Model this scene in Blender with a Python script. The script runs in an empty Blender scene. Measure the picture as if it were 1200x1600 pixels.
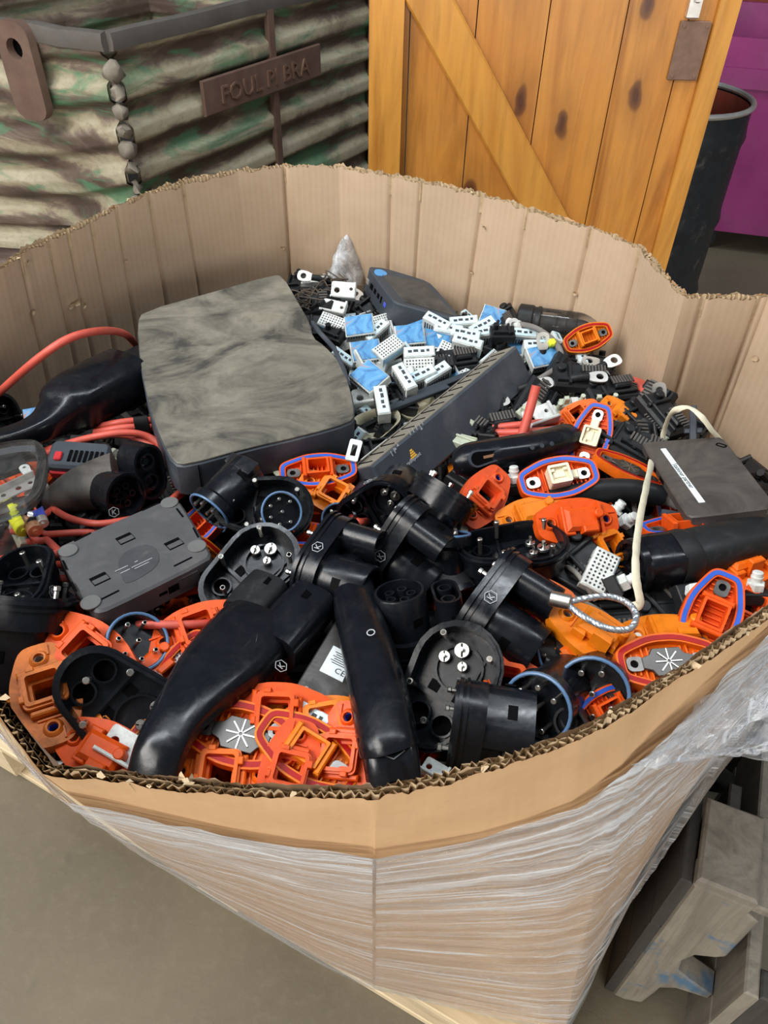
import bpy, bmesh, math, random
import numpy as np
from mathutils import Vector, Matrix, noise
from mathutils.geometry import tessellate_polygon
random.seed(11)
R = math.radians
scene = bpy.context.scene
COL = scene.collection

# ------------------------------------------------------------------ camera
CH, PITCH, ROLL, F = 1.5, 43.0, 1.5, 1200.0
CAM = Vector((0, 0, CH))
_p, _r = R(PITCH), R(ROLL)
FW = Vector((0, math.cos(_p), -math.sin(_p)))
_u0, _r0 = Vector((0, math.sin(_p), math.cos(_p))), Vector((1, 0, 0))
RT = _r0*math.cos(_r) + _u0*math.sin(_r)
UP = -_r0*math.sin(_r) + _u0*math.cos(_r)
cd = bpy.data.cameras.new('camera')
cam = bpy.data.objects.new('camera', cd)
COL.objects.link(cam)
cam.matrix_world = Matrix((( RT.x, UP.x, -FW.x, 0), (RT.y, UP.y, -FW.y, 0), (RT.z, UP.z, -FW.z, CH), (0, 0, 0, 1)))
cd.sensor_fit = 'VERTICAL'; cd.sensor_height = 32; cd.sensor_width = 24; cd.lens = 32*F/1600
cd.clip_start = 0.02
scene.camera = cam

# ------------------------------------------------------------------ light and exposure
vs = scene.view_settings
vs.view_transform = 'Standard'; vs.look = 'None'; vs.gamma = 1; vs.use_curve_mapping = False
vs.exposure = 0.08
scene.cycles.transparent_max_bounces = 20
w = bpy.data.worlds.new('world'); scene.world = w; w.use_nodes = True
w.node_tree.nodes['Background'].inputs[0].default_value = (0.80, 0.90, 1.0, 1)
w.node_tree.nodes['Background'].inputs[1].default_value = 0.14
def area(name, loc, target, sx, sy, power, color):
    l = bpy.data.lights.new(name, 'AREA'); l.shape = 'RECTANGLE'; l.size = sx; l.size_y = sy
    l.energy = power; l.color = color
    o = bpy.data.objects.new(name, l); COL.objects.link(o)
    o.location = loc
    o.rotation_euler = (Vector(target)-Vector(loc)).to_track_quat('-Z', 'Y').to_euler()
    return o
area('skylight', (-2.1, -0.5, 3.6), (0, 0.7, 0.7), 2.2, 1.4, 130, (1.0, 0.96, 0.91))
area('skylight', (-0.7, 0.9, 4.3), (0, 1.0, 0.6), 0.35, 3.4, 60, (0.88, 0.95, 1.0))
area('skylight', (1.7, 1.2, 4.3), (0.3, 1.2, 0.6), 0.3, 3.0, 40, (0.88, 0.95, 1.0))
area('offscreen_fill_light', (0.8, -4.2, 1.5), (0, 0.5, 0.8), 3.4, 2.4, 175, (1.0, 0.97, 0.92))  # added fill behind the camera to brighten the box front, no real door
area('offscreen_fill_light', (-4.2, -0.6, 2.8), (0, 1.3, 0.9), 1.6, 1.6, 55, (0.95, 0.98, 1.0))  # out-of-view fill from the left, no door there

# ------------------------------------------------------------------ pixel <-> place
def ray(u, v): return FW + RT*((u-600)/F) - UP*((v-800)/F)
def P(u, v, z):
    d = ray(u, v); return CAM + d*((z-CH)/d.z)
def PX(q):
    d = Vector(q)-CAM; zc = d.dot(FW); return (600+F*d.dot(RT)/zc, 800-F*d.dot(UP)/zc)
def heapz(x, y): return 0.955 - 0.085*(y-0.3)
def HP(u, v, l=0.0):
    d = ray(u, v); t = (0.9805+l-CH)/(d.z+0.085*d.y); return CAM + d*t
def m_px(px, q): return px*(Vector(q)-CAM).dot(FW)/F
def plane3(a, b, c): return a, (b-a).cross(c-a).normalized()
def ray_plane(u, v, pl):
    d = ray(u, v); return CAM + d*((pl[0]-CAM).dot(pl[1])/d.dot(pl[1]))

# ------------------------------------------------------------------ materials
def nd(t, typ, **k):
    n = t.nodes.new(typ)
    for a, b in k.items(): setattr(n, a, b)
    return n
def ramp(t, fac, stops):
    n = nd(t, 'ShaderNodeValToRGB'); e = n.color_ramp.elements
    while len(e) < len(stops): e.new(0.5)
    for i, (p, c) in enumerate(stops):
        e[i].position = p; e[i].color = c if len(c) == 4 else (*c, 1)
    t.links.new(fac, n.inputs[0]); return n.outputs[0]
def g(v): return (v, v, v, 1)
def noise_tex(t, vec, scale, detail=4, rough=0.55, dist=0.0):
    n = nd(t, 'ShaderNodeTexNoise'); n.inputs['Scale'].default_value = scale; n.inputs['Detail'].default_value = detail
    n.inputs['Roughness'].default_value = rough; n.inputs['Distortion'].default_value = dist
    t.links.new(vec, n.inputs['Vector']); return n.outputs['Fac']
def mapping(t, vec, scale, rot=(0, 0, 0), loc=(0, 0, 0)):
    n = nd(t, 'ShaderNodeMapping'); n.inputs['Scale'].default_value = scale; n.inputs['Rotation'].default_value = rot
    n.inputs['Location'].default_value = loc
    t.links.new(vec, n.inputs['Vector']); return n.outputs[0]
def mixc(t, fac, a, b, mode='MIX'):
    n = nd(t, 'ShaderNodeMix', data_type='RGBA', blend_type=mode)
    for s, v in ((0, fac), (6, a), (7, b)):
        if hasattr(v, 'links') or isinstance(v, bpy.types.NodeSocket): t.links.new(v, n.inputs[s])
        elif s == 0: n.inputs[0].default_value = v
        else: n.inputs[s].default_value = v if len(v) == 4 else (*v, 1)
    return n.outputs[2]
def bump(t, h, strength, dist, bs):
    n = nd(t, 'ShaderNodeBump'); n.inputs['Strength'].default_value = strength; n.inputs['Distance'].default_value = dist
    t.links.new(h, n.inputs['Height']); t.links.new(n.outputs[0], bs.inputs['Normal'])
def newmat(name):
    m = bpy.data.materials.new(name); m.use_nodes = True
    t = m.node_tree; bs = t.nodes['Principled BSDF']
    tc = nd(t, 'ShaderNodeTexCoord')
    return m, t, bs, tc
def plastic(name, col, rough=0.35, dust=0.0, dcol=(0.30, 0.27, 0.22), dscale=30, metal=0.0, scratch=0.0, bmp=0.0, coat=0.0, spec=0.5):
    m, t, bs, tc = newmat(name)
    ob = tc.outputs['Object']
    base = (*col, 1)
    n1 = noise_tex(t, ob, dscale, 6, 0.65)
    c = mixc(t, ramp(t, n1, [(0.35, g(0.0)), (0.75, g(1.0))]), base, tuple(min(1, x*1.35+0.002) for x in col))
    if dust:
        n2 = noise_tex(t, ob, dscale*0.6, 9, 0.72, 0.6)
        f = ramp(t, n2, [(0.62-dust*0.4, g(0.0)), (0.95-dust*0.25, g(min(1, 0.5+dust)))])
        c = mixc(t, f, c, dcol)
        rr = ramp(t, n2, [(0.4, g(rough)), (0.8, g(min(1, rough+0.35)))])
        t.links.new(rr, bs.inputs['Roughness'])
    else: bs.inputs['Roughness'].default_value = rough
    if scratch:
        sv = mapping(t, ob, (260, 12, 60), (0.5, 0.7, 0.9))
        n3 = noise_tex(t, sv, 1.0, 3, 0.6, 1.5)
        sf = ramp(t, n3, [(0.73, g(0)), (0.78, g(scratch))])
        c = mixc(t, sf, c, (0.42, 0.42, 0.42))
    t.links.new(c, bs.inputs['Base Color'])
    bs.inputs['Metallic'].default_value = metal
    bs.inputs['Specular IOR Level'].default_value = spec
    if coat: bs.inputs['Coat Weight'].default_value = coat; bs.inputs['Coat Roughness'].default_value = 0.12
    if bmp:
        bump(t, noise_tex(t, ob, 140, 3), bmp, 0.0006, bs)
    return m
M = {}
M['black'] = plastic('black_gloss_plastic', (0.0045, 0.0055, 0.008), 0.17, 0.03, (0.10, 0.095, 0.09), 60, scratch=0.35, bmp=0.12, spec=0.36)
M['blackmatte'] = plastic('black_matte_plastic', (0.009, 0.010, 0.0115), 0.40, 0.10, (0.11, 0.10, 0.09), 40, scratch=0.25, bmp=0.3, spec=0.3)
M['void'] = plastic('dark_cavity', (0.0015, 0.0015, 0.002), 0.6, spec=0.05)
M['dustblack'] = plastic('dusty_black_plastic', (0.028, 0.027, 0.027), 0.55, 0.75, (0.16, 0.14, 0.12), 28, bmp=0.3)
M['slate'] = plastic('slate_plastic', (0.032, 0.040, 0.052), 0.48, 0.25, (0.15, 0.15, 0.15), 20, scratch=0.25, bmp=0.2)
M['greycase'] = plastic('grey_case_plastic', (0.060, 0.060, 0.064), 0.5, 0.3, (0.13, 0.12, 0.115), 30, bmp=0.3)
M['greyfoot'] = plastic('grey_rubber', (0.10, 0.10, 0.10), 0.7)
M['steel'] = plastic('bright_steel', (0.50, 0.49, 0.46), 0.34, metal=1.0)
M['zinc'] = plastic('dull_zinc', (0.60, 0.58, 0.54), 0.38, metal=0.8)
M['darksteel'] = plastic('dark_steel_sheet', (0.20, 0.19, 0.18), 0.30, 0.2, (0.12, 0.10, 0.08), 50, metal=0.9)
M['bluegasket'] = plastic('blue_rubber', (0.012, 0.075, 0.42), 0.45, 0.05)
M['redgasket'] = plastic('red_rubber', (0.30, 0.004, 0.004), 0.45, 0.0, spec=0.25)
M['ring'] = plastic('pale_blue_seal', (0.07, 0.14, 0.26), 0.35)
M['contact'] = plastic('dark_contact_plate', (0.09, 0.085, 0.08), 0.35, metal=0.8)
M['cream'] = plastic('cream_plastic', (0.68, 0.62, 0.44), 0.45, 0.15, (0.3, 0.27, 0.2), 60)
M['white'] = plastic('white_plastic', (0.60, 0.63, 0.61), 0.45, 0.42, (0.16, 0.145, 0.12), 90)
M['whitelabel'] = plastic('white_label', (0.52, 0.68, 0.74), 0.5, 0.25, (0.3, 0.3, 0.28), 70)
M['paleblue'] = plastic('pale_blue_plastic', (0.36, 0.60, 0.76), 0.5, 0.15, (0.3, 0.3, 0.28), 70)
M['greenish'] = plastic('pale_green_plastic', (0.40, 0.44, 0.34), 0.5, 0.3, (0.2, 0.18, 0.13), 60)
M['print'] = plastic('white_print', (0.34, 0.36, 0.38), 0.6)
M['ink'] = plastic('dark_ink', (0.03, 0.03, 0.035), 0.6)
M['yellowlogo'] = plastic('orange_yellow_print', (0.75, 0.42, 0.05), 0.6)
M['yellow'] = plastic('yellow_sleeve', (0.62, 0.66, 0.03), 0.4)
M['bluesleeve'] = plastic('blue_sleeve', (0.06, 0.10, 0.55), 0.35)
M['copper'] = plastic('copper_end', (0.55, 0.28, 0.16), 0.35, metal=0.7)
M['greenled'] = plastic('green_plastic', (0.10, 0.45, 0.12), 0.4)
M['redtrim'] = plastic('red_trim', (0.45, 0.02, 0.025), 0.4)
M['darkred'] = plastic('dark_red_plastic', (0.16, 0.012, 0.014), 0.45, 0.15)
M['bluelogo'] = plastic('blue_badge', (0.07, 0.26, 0.52), 0.45, 0.2)
M['cable'] = plastic('salmon_cable', (0.50, 0.075, 0.050), 0.42, 0.25, (0.30, 0.10, 0.07), 40)
M['greycable'] = plastic('grey_cable', (0.16, 0.15, 0.14), 0.5, 0.3)
M['wire'] = plastic('steel_wire', (0.42, 0.45, 0.48), 0.38, metal=0.85, bmp=0.8)
M['cord'] = plastic('cream_cord', (0.60, 0.56, 0.42), 0.7, 0.2, (0.35, 0.30, 0.2), 60, bmp=0.6)
M['brownwire'] = plastic('brown_wire', (0.07, 0.05, 0.035), 0.6)
M['or_red'] = plastic('red_orange_plastic', (0.60, 0.070, 0.004), 0.38, 0.16, (0.40, 0.09, 0.03), 60, bmp=0.15, spec=0.28)
M['or_mid'] = plastic('orange_plastic', (0.63, 0.110, 0.004), 0.38, 0.16, (0.42, 0.12, 0.03), 60, bmp=0.15, spec=0.28)
M['or_amber'] = plastic('amber_orange_plastic', (0.62, 0.165, 0.005), 0.38, 0.18, (0.42, 0.17, 0.04), 60, bmp=0.15, spec=0.28)
M['or_salmon'] = plastic('salmon_orange_plastic', (0.58, 0.075, 0.016), 0.42, 0.1, (0.45, 0.1, 0.05), 60, bmp=0.15, spec=0.28)
M['or_dirty'] = plastic('dirty_amber_plastic', (0.62, 0.15, 0.008), 0.45, 0.5, (0.10, 0.06, 0.03), 70, bmp=0.15)

M['dustgrey'] = plastic('dusty_grey_edge', (0.14, 0.125, 0.10), 0.7, 0.5, (0.24, 0.22, 0.18), 30, bmp=0.3)
M['greycase2'] = plastic('grey_panel', (0.045, 0.046, 0.050), 0.4, 0.1)
M['dustblack2'] = plastic('dusty_charcoal_case', (0.026, 0.024, 0.023), 0.5, 0.75, (0.12, 0.10, 0.085), 22, bmp=0.3)
M['print2'] = plastic('white_sticker', (0.66, 0.72, 0.74), 0.5)
def routertop():
    m, t, bs, tc = newmat('dust_covered_top')
    ob = tc.outputs['Object']
    a = noise_tex(t, mapping(t, ob, (7, 10, 7), (0, 0, R(40))), 1.0, 8, 0.65, 1.2); b = noise_tex(t, ob, 40, 8, 0.75, 0.8); s = noise_tex(t, mapping(t, ob, (180, 25, 60), (0, 0, R(30))), 1.0, 3, 0.6, 1.5)
    c = ramp(t, a, [(0.38, (0.050, 0.047, 0.042)), (0.46, (0.13, 0.122, 0.098)), (0.60, (0.22, 0.205, 0.16))])
    c = mixc(t, ramp(t, b, [(0.45, g(0)), (0.7, g(0.5))]), c, (0.06, 0.058, 0.05))
    c = mixc(t, ramp(t, s, [(0.72, g(0)), (0.80, g(0.5))]), c, (0.36, 0.35, 0.31))
    t.links.new(c, bs.inputs['Base Color']); bs.inputs['Roughness'].default_value = 0.55
    bump(t, b, 0.2, 0.001, bs); return m
M['routertop'] = routertop()

def blue_print():
    m, t, bs, tc = newmat('blue_printed_plastic')
    n = noise_tex(t, tc.outputs['Object'], 45, 5, 0.6, 1.2)
    c = ramp(t, n, [(0.34, (0.03, 0.09, 0.22)), (0.42, (0.05, 0.20, 0.45)), (0.55, (0.10, 0.33, 0.58)), (0.64, (0.42, 0.20, 0.14)), (0.68, (0.10, 0.28, 0.52))])
    t.links.new(c, bs.inputs['Base Color']); bs.inputs['Roughness'].default_value = 0.5
    return m
M['blue'] = blue_print()
def clear(name, col, alpha, rough=0.08):
    m, t, bs, tc = newmat(name)
    t.nodes.remove(bs)
    out = [n for n in t.nodes if n.type == 'OUTPUT_MATERIAL'][0]
    tr = nd(t, 'ShaderNodeBsdfTransparent'); gl = nd(t, 'ShaderNodeBsdfGlossy'); df = nd(t, 'ShaderNodeBsdfDiffuse')
    tr.inputs[0].default_value = (0.975, 0.975, 0.975, 1)
    gl.inputs['Roughness'].default_value = rough; gl.inputs[0].default_value = (0.9, 0.92, 0.95, 1); df.inputs[0].default_value = (*col, 1)
    m1 = nd(t, 'ShaderNodeMixShader'); m2 = nd(t, 'ShaderNodeMixShader')
    n = noise_tex(t, tc.outputs['Object'], 45, 5, 0.7, 1.0)
    t.links.new(ramp(t, n, [(0.4, g(alpha*0.6)), (0.75, g(min(1, alpha*2.2)))]), m1.inputs[0])
    t.links.new(tr.outputs[0], m1.inputs[1]); t.links.new(df.outputs[0], m1.inputs[2])
    fr = nd(t, 'ShaderNodeFresnel'); fr.inputs[0].default_value = 1.35
    bp = nd(t, 'ShaderNodeBump'); bp.inputs['Strength'].default_value = 0.25; bp.inputs['Distance'].default_value = 0.001
    t.links.new(noise_tex(t, tc.outputs['Object'], 30, 2), bp.inputs['Height'])
    t.links.new(bp.outputs[0], gl.inputs['Normal']); t.links.new(bp.outputs[0], fr.inputs['Normal'])
    t.links.new(fr.outputs[0], m2.inputs[0]); t.links.new(m1.outputs[0], m2.inputs[1]); t.links.new(gl.outputs[0], m2.inputs[2])
    t.links.new(m2.outputs[0], out.inputs['Surface'])
    return m
M['clear'] = clear('clear_plastic', (0.50, 0.46, 0.42), 0.045)
M['bag'] = clear('clear_bag_film', (0.85, 0.88, 0.92), 0.40, 0.12)

def film_mat():
    m, t, bs, tc = newmat('stretch_film')
    t.nodes.remove(bs)
    out = [n for n in t.nodes if n.type == 'OUTPUT_MATERIAL'][0]
    uv = tc.outputs['UV']
    tr = nd(t, 'ShaderNodeBsdfTransparent'); gl = nd(t, 'ShaderNodeBsdfGlossy'); df = nd(t, 'ShaderNodeBsdfDiffuse')
    gl.inputs['Roughness'].default_value = 0.11; gl.inputs[0].default_value = (0.92, 0.96, 1, 1)
    df.inputs[0].default_value = (0.86, 0.89, 0.93, 1); tr.inputs[0].default_value = (0.96, 0.96, 0.97, 1)
    s1 = noise_tex(t, mapping(t, uv, (3.5, 75, 1), (0, 0, R(3))), 1.0, 7, 0.75, 1.1)
    s2 = noise_tex(t, mapping(t, uv, (7.0, 200, 1), (0, 0, R(-9))), 1.0, 5, 0.7, 0.8)
    big = noise_tex(t, mapping(t, uv, (4, 9, 1), (0, 0, R(15))), 1.0, 3)
    f1 = ramp(t, s1, [(0.46, g(0.05)), (0.55, g(0.25)), (0.66, g(0.92))])
    f2 = ramp(t, s2, [(0.52, g(0.0)), (0.68, g(0.55))])
    f = mixc(t, ramp(t, big, [(0.40, g(0.0)), (0.62, g(1.0))]), mixc(t, 0.55, g(0.10), f1), mixc(t, 1.0, f1, f2, 'ADD'))
    sx = nd(t, 'ShaderNodeSeparateXYZ'); t.links.new(uv, sx.inputs[0])
    dens = ramp(t, sx.outputs[1], [(0.0, g(0.10)), (0.60, g(0.0)), (0.78, g(0.35)), (0.90, g(0.5))])
    dens = mixc(t, 1.0, dens, ramp(t, s1, [(0.40, g(0.2)), (0.60, g(1.3))]), 'MULTIPLY')
    f = mixc(t, 1.0, f, dens, 'ADD')
    m1 = nd(t, 'ShaderNodeMixShader'); m2 = nd(t, 'ShaderNodeMixShader')
    t.links.new(f, m1.inputs[0]); t.links.new(tr.outputs[0], m1.inputs[1]); t.links.new(df.outputs[0], m1.inputs[2])
    bp = nd(t, 'ShaderNodeBump'); bp.inputs['Strength'].default_value = 0.9; bp.inputs['Distance'].default_value = 0.004
    t.links.new(mixc(t, 0.5, s1, s2, 'ADD'), bp.inputs['Height'])
    t.links.new(bp.outputs[0], gl.inputs['Normal']); t.links.new(bp.outputs[0], df.inputs['Normal'])
    lw = nd(t, 'ShaderNodeLayerWeight'); lw.inputs[0].default_value = 0.25
    t.links.new(bp.outputs[0], lw.inputs['Normal'])
    t.links.new(ramp(t, lw.outputs['Facing'], [(0.0, g(0.07)), (1.0, g(0.6))]), m2.inputs[0])
    t.links.new(m1.outputs[0], m2.inputs[1]); t.links.new(gl.outputs[0], m2.inputs[2])
    t.links.new(m2.outputs[0], out.inputs['Surface'])
    return m
M['film'] = film_mat()

def cardboard(name, c1, c2, flute=True):
    m, t, bs, tc = newmat(name)
    uv = tc.outputs['UV']
    n = noise_tex(t, uv, 14, 8, 0.7)
    n2 = noise_tex(t, mapping(t, uv, (3, 3, 1)), 1.0, 4)
    speck = noise_tex(t, uv, 260, 3, 0.7)
    c = ramp(t, n, [(0.3, c1), (0.7, c2)])
    c = mixc(t, ramp(t, n2, [(0.45, g(0)), (0.75, g(0.35))]), c, tuple(x*0.72 for x in c1))
    c = mixc(t, ramp(t, speck, [(0.62, g(0)), (0.72, g(0.25))]), c, tuple(x*0.55 for x in c1))
    wv = nd(t, 'ShaderNodeTexWave', wave_type='BANDS', bands_direction='X'); wv.inputs['Scale'].default_value = 34
    wv.inputs['Distortion'].default_value = 0.6; wv.inputs['Detail Scale'].default_value = 0.4
    t.links.new(uv, wv.inputs['Vector'])
    c = mixc(t, 0.025 if flute else 0.01, c, wv.outputs['Color'], 'OVERLAY')
    t.links.new(c, bs.inputs['Base Color']); bs.inputs['Roughness'].default_value = 0.8
    bs.inputs['Specular IOR Level'].default_value = 0.2
    h = mixc(t, 0.15 if flute else 0.03, n, wv.outputs['Color'])
    bump(t, h, 0.35 if flute else 0.15, 0.001, bs)
    return m
M['card_out'] = cardboard('cardboard_outer', (0.56, 0.35, 0.185), (0.66, 0.43, 0.24), False)
M['card_in'] = cardboard('cardboard_inner', (0.50, 0.36, 0.24), (0.58, 0.43, 0.30))
M['card_edge'] = cardboard('cardboard_torn_edge', (0.40, 0.29, 0.17), (0.62, 0.48, 0.31), False)
def concrete():
    m, t, bs, tc = newmat('concrete')
    ob = tc.outputs['Object']
    a = noise_tex(t, ob, 2.2, 8, 0.6); b = noise_tex(t, ob, 45, 6, 0.7); s = noise_tex(t, ob, 11, 3, 0.5, 0.4)
    c = ramp(t, a, [(0.3, (0.120, 0.100, 0.066)), (0.7, (0.185, 0.157, 0.105))])
    c = mixc(t, ramp(t, b, [(0.5, g(0)), (0.75, g(0.35))]), c, (0.22, 0.19, 0.135))
    c = mixc(t, ramp(t, s, [(0.66, g(0)), (0.74, g(0.6))]), c, (0.11, 0.09, 0.07))
    t.links.new(c, bs.inputs['Base Color']); bs.inputs['Roughness'].default_value = 0.75
    bump(t, b, 0.3, 0.004, bs)
    return m
M['concrete'] = concrete()
def wood(name, c1, c2, knot=None, scale=1.0, rough=0.35, axis='Z', grey=0.0, coat=0.0):
    m, t, bs, tc = newmat(name)
    ob = tc.outputs['Object']
    sc = {'Z': (14*scale, 14*scale, 1.2*scale), 'X': (1.2*scale, 14*scale, 14*scale), 'Y': (14*scale, 1.2*scale, 14*scale)}[axis]
    v = mapping(t, ob, sc)
    n = noise_tex(t, v, 1.0, 8, 0.6, 1.4)
    fine = noise_tex(t, mapping(t, ob, tuple(x*7 for x in sc)), 1.0, 4, 0.6)
    c = ramp(t, n, [(0.30, c1), (0.52, c2), (0.72, tuple(x*0.85 for x in c1))])
    c = mixc(t, ramp(t, fine, [(0.5, g(0)), (0.8, g(0.4))]), c, tuple(x*0.45 for x in c1))
    if knot:
        vr = nd(t, 'ShaderNodeTexVoronoi', voronoi_dimensions='2D'); vr.inputs['Scale'].default_value = 1.0
        ksc = {'Z': (5.5, 5.5, 2.6), 'X': (2.6, 5.5, 5.5), 'Y': (5.5, 2.6, 5.5)}[axis]
        wob = nd(t, 'ShaderNodeVectorMath', operation='ADD')
        nn = nd(t, 'ShaderNodeTexNoise'); nn.inputs['Scale'].default_value = 9; t.links.new(ob, nn.inputs['Vector'])
        sc2 = nd(t, 'ShaderNodeVectorMath', operation='SCALE'); sc2.inputs['Scale'].default_value = 0.06
        t.links.new(nn.outputs['Color'], sc2.inputs[0]); t.links.new(ob, wob.inputs[0]); t.links.new(sc2.outputs[0], wob.inputs[1])
        kv = nd(t, 'ShaderNodeSeparateXYZ'); t.links.new(mapping(t, wob.outputs[0], ksc), kv.inputs[0]); kc = nd(t, 'ShaderNodeCombineXYZ'); t.links.new(kv.outputs[0], kc.inputs[0]); t.links.new(kv.outputs[2], kc.inputs[1]); t.links.new(kc.outputs[0], vr.inputs['Vector'])
        c = mixc(t, ramp(t, vr.outputs['Distance'], [(0.04, g(0.95)), (0.09, g(0.75)), (0.12, g(0.25)), (0.30, g(0.0))]), c, knot)
    if grey:
        dn = noise_tex(t, ob, 5, 6, 0.7)
        c = mixc(t, ramp(t, dn, [(0.4, g(0)), (0.7, g(grey))]), c, (0.14, 0.12, 0.10))
    t.links.new(c, bs.inputs['Base Color']); bs.inputs['Roughness'].default_value = rough
    bs.inputs['Coat Weight'].default_value = coat
    bump(t, fine, 0.3, 0.002, bs)
    return m
M['pine'] = wood('varnished_pine', (0.44, 0.15, 0.018), (0.62, 0.26, 0.042), (0.07, 0.015, 0.006), 0.6, 0.35, 'Z', 0.12, 0.3)
M['pinex'] = wood('varnished_pine_brace', (0.52, 0.20, 0.025), (0.68, 0.31, 0.05), None, 0.5, 0.35, 'Z', 0.1, 0.3)
M['pallet'] = wood('pale_pallet_wood', (0.50, 0.38, 0.22), (0.66, 0.53, 0.34), None, 1.0, 0.8, 'X')
M['oldwood'] = wood('grey_weathered_wood', (0.13, 0.11, 0.085), (0.24, 0.21, 0.165), None, 1.2, 0.75, 'Z', 0.8)
M['darkwood'] = wood('dirty_dark_wood', (0.016, 0.014, 0.012), (0.040, 0.035, 0.030), None, 1.2, 0.75, 'Z', 0.15)
def bluewood():
    m = wood('weathered_wood_with_blue_paint', (0.10, 0.085, 0.065), (0.26, 0.23, 0.18), None, 1.2, 0.75, 'Z', 0.7)
    t = m.node_tree; bs = t.nodes['Principled BSDF']
    src = bs.inputs['Base Color'].links[0].from_socket
    tc = nd(t, 'ShaderNodeTexCoord'); n = noise_tex(t, tc.outputs['Object'], 16, 5, 0.6, 0.5)
    t.links.new(mixc(t, ramp(t, n, [(0.54, g(0)), (0.64, g(0.8))]), src, (0.035, 0.12, 0.22)), bs.inputs['Base Color'])
    return m
M['bluewood'] = bluewood()
def rusty():
    m, t, bs, tc = newmat('rusty_green_cream_lit_ribs')
    ob = tc.outputs['Object']
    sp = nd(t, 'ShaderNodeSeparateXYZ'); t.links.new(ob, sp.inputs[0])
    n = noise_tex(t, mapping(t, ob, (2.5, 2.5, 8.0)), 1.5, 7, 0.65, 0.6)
    ph = nd(t, 'ShaderNodeMath', operation='MULTIPLY_ADD'); t.links.new(sp.outputs[2], ph.inputs[0]); ph.inputs[1].default_value = 2*math.pi/0.118; ph.inputs[2].default_value = -0.6  # lit upper and shaded lower rib slopes painted into the worn paint colour
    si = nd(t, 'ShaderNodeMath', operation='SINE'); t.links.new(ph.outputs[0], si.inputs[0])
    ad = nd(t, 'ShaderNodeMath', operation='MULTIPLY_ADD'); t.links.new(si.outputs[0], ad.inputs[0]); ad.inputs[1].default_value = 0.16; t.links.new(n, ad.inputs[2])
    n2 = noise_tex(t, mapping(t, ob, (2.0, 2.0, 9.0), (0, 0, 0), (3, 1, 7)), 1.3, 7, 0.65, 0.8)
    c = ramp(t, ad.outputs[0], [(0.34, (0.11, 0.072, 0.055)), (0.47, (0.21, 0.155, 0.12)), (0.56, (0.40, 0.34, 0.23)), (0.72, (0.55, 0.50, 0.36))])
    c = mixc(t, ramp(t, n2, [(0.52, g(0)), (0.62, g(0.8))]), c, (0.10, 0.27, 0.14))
    f = noise_tex(t, ob, 40, 6, 0.7)
    c = mixc(t, ramp(t, f, [(0.5, g(0)), (0.75, g(0.35))]), c, (0.10, 0.07, 0.055))
    t.links.new(c, bs.inputs['Base Color']); bs.inputs['Roughness'].default_value = 0.6
    bump(t, f, 0.4, 0.006, bs)
    return m
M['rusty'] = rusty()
M['rust'] = plastic('brown_rust', (0.13, 0.075, 0.055), 0.7, 0.4, (0.22, 0.15, 0.11), 12, bmp=0.5)
M['weld'] = plastic('pale_rusty_weld', (0.28, 0.25, 0.20), 0.6, 0.6, (0.10, 0.06, 0.04), 14, bmp=0.5)
M['railmetal'] = plastic('worn_steel_rail', (0.11, 0.10, 0.09), 0.5, 0.4, (0.09, 0.07, 0.05), 10, bmp=0.4)
M['drum'] = plastic('black_drum_paint', (0.012, 0.014, 0.018), 0.35, 0.1)
M['drumin'] = plastic('red_drum_lining', (0.25, 0.045, 0.025), 0.6, 0.2)
M['magenta'] = plastic('magenta_paint', (0.24, 0.03, 0.14), 0.4, 0.2, (0.25, 0.12, 0.18), 6)
M['darkwall'] = plastic('dark_wall', (0.03, 0.028, 0.026), 0.9)
M['plate'] = plastic('brown_metal_plate', (0.19, 0.11, 0.075), 0.5, 0.3, (0.12, 0.08, 0.06), 25, metal=0.2)
M['heap'] = plastic('dark_scrap', (0.010, 0.009, 0.009), 0.5, 0.15, (0.10, 0.03, 0.01), 40)

# ------------------------------------------------------------------ mesh helpers
I4 = Matrix.Identity(4)
def T(x, y, z): return Matrix.Translation((x, y, z))
def Rx(a): return Matrix.Rotation(R(a), 4, 'X')
def Ry(a): return Matrix.Rotation(R(a), 4, 'Y')
def Rz(a): return Matrix.Rotation(R(a), 4, 'Z')
def inset2(pts, d):
    n = len(pts); out = []
    ar = sum(pts[i][0]*pts[(i+1) % n][1]-pts[(i+1) % n][0]*pts[i][1] for i in range(n))
    s = 1 if ar > 0 else -1
    for i in range(n):
        a, b, c = Vector(pts[i-1][:2]), Vector(pts[i][:2]), Vector(pts[(i+1) % n][:2])
        e1, e2 = (b-a), (c-b)
        if e1.length < 1e-9 or e2.length < 1e-9: out.append((b.x, b.y)); continue
        e1.normalize(); e2.normalize()
        n1, n2 = Vector((-e1.y, e1.x)), Vector((-e2.y, e2.x))
        k = n1+n2
        if k.length < 1e-6: k = n1
        k.normalize(); m = d*s/max(0.35, k.dot(n1))
        out.append((b.x+k.x*m, b.y+k.y*m))
    return out
def chaikin(pts, it=2, q=0.25):
    for _ in range(it):
        o = []
        n = len(pts)
        for i in range(n):
            a, b = pts[i], pts[(i+1) % n]
            o.append(tuple(a[k]*(1-q)+b[k]*q for k in range(len(a)))); o.append(tuple(a[k]*q+b[k]*(1-q) for k in range(len(a))))
        pts = o
    return pts
def rrect(w, h, r, n=4):
    o = []
    for cx, cy, a0 in ((w/2-r, h/2-r, 0), (-w/2+r, h/2-r, 90), (-w/2+r, -h/2+r, 180), (w/2-r, -h/2+r, 270)):
        for i in range(n+1):
            a = R(a0+90*i/n); o.append((cx+r*math.cos(a), cy+r*math.sin(a)))
    return o
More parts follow.
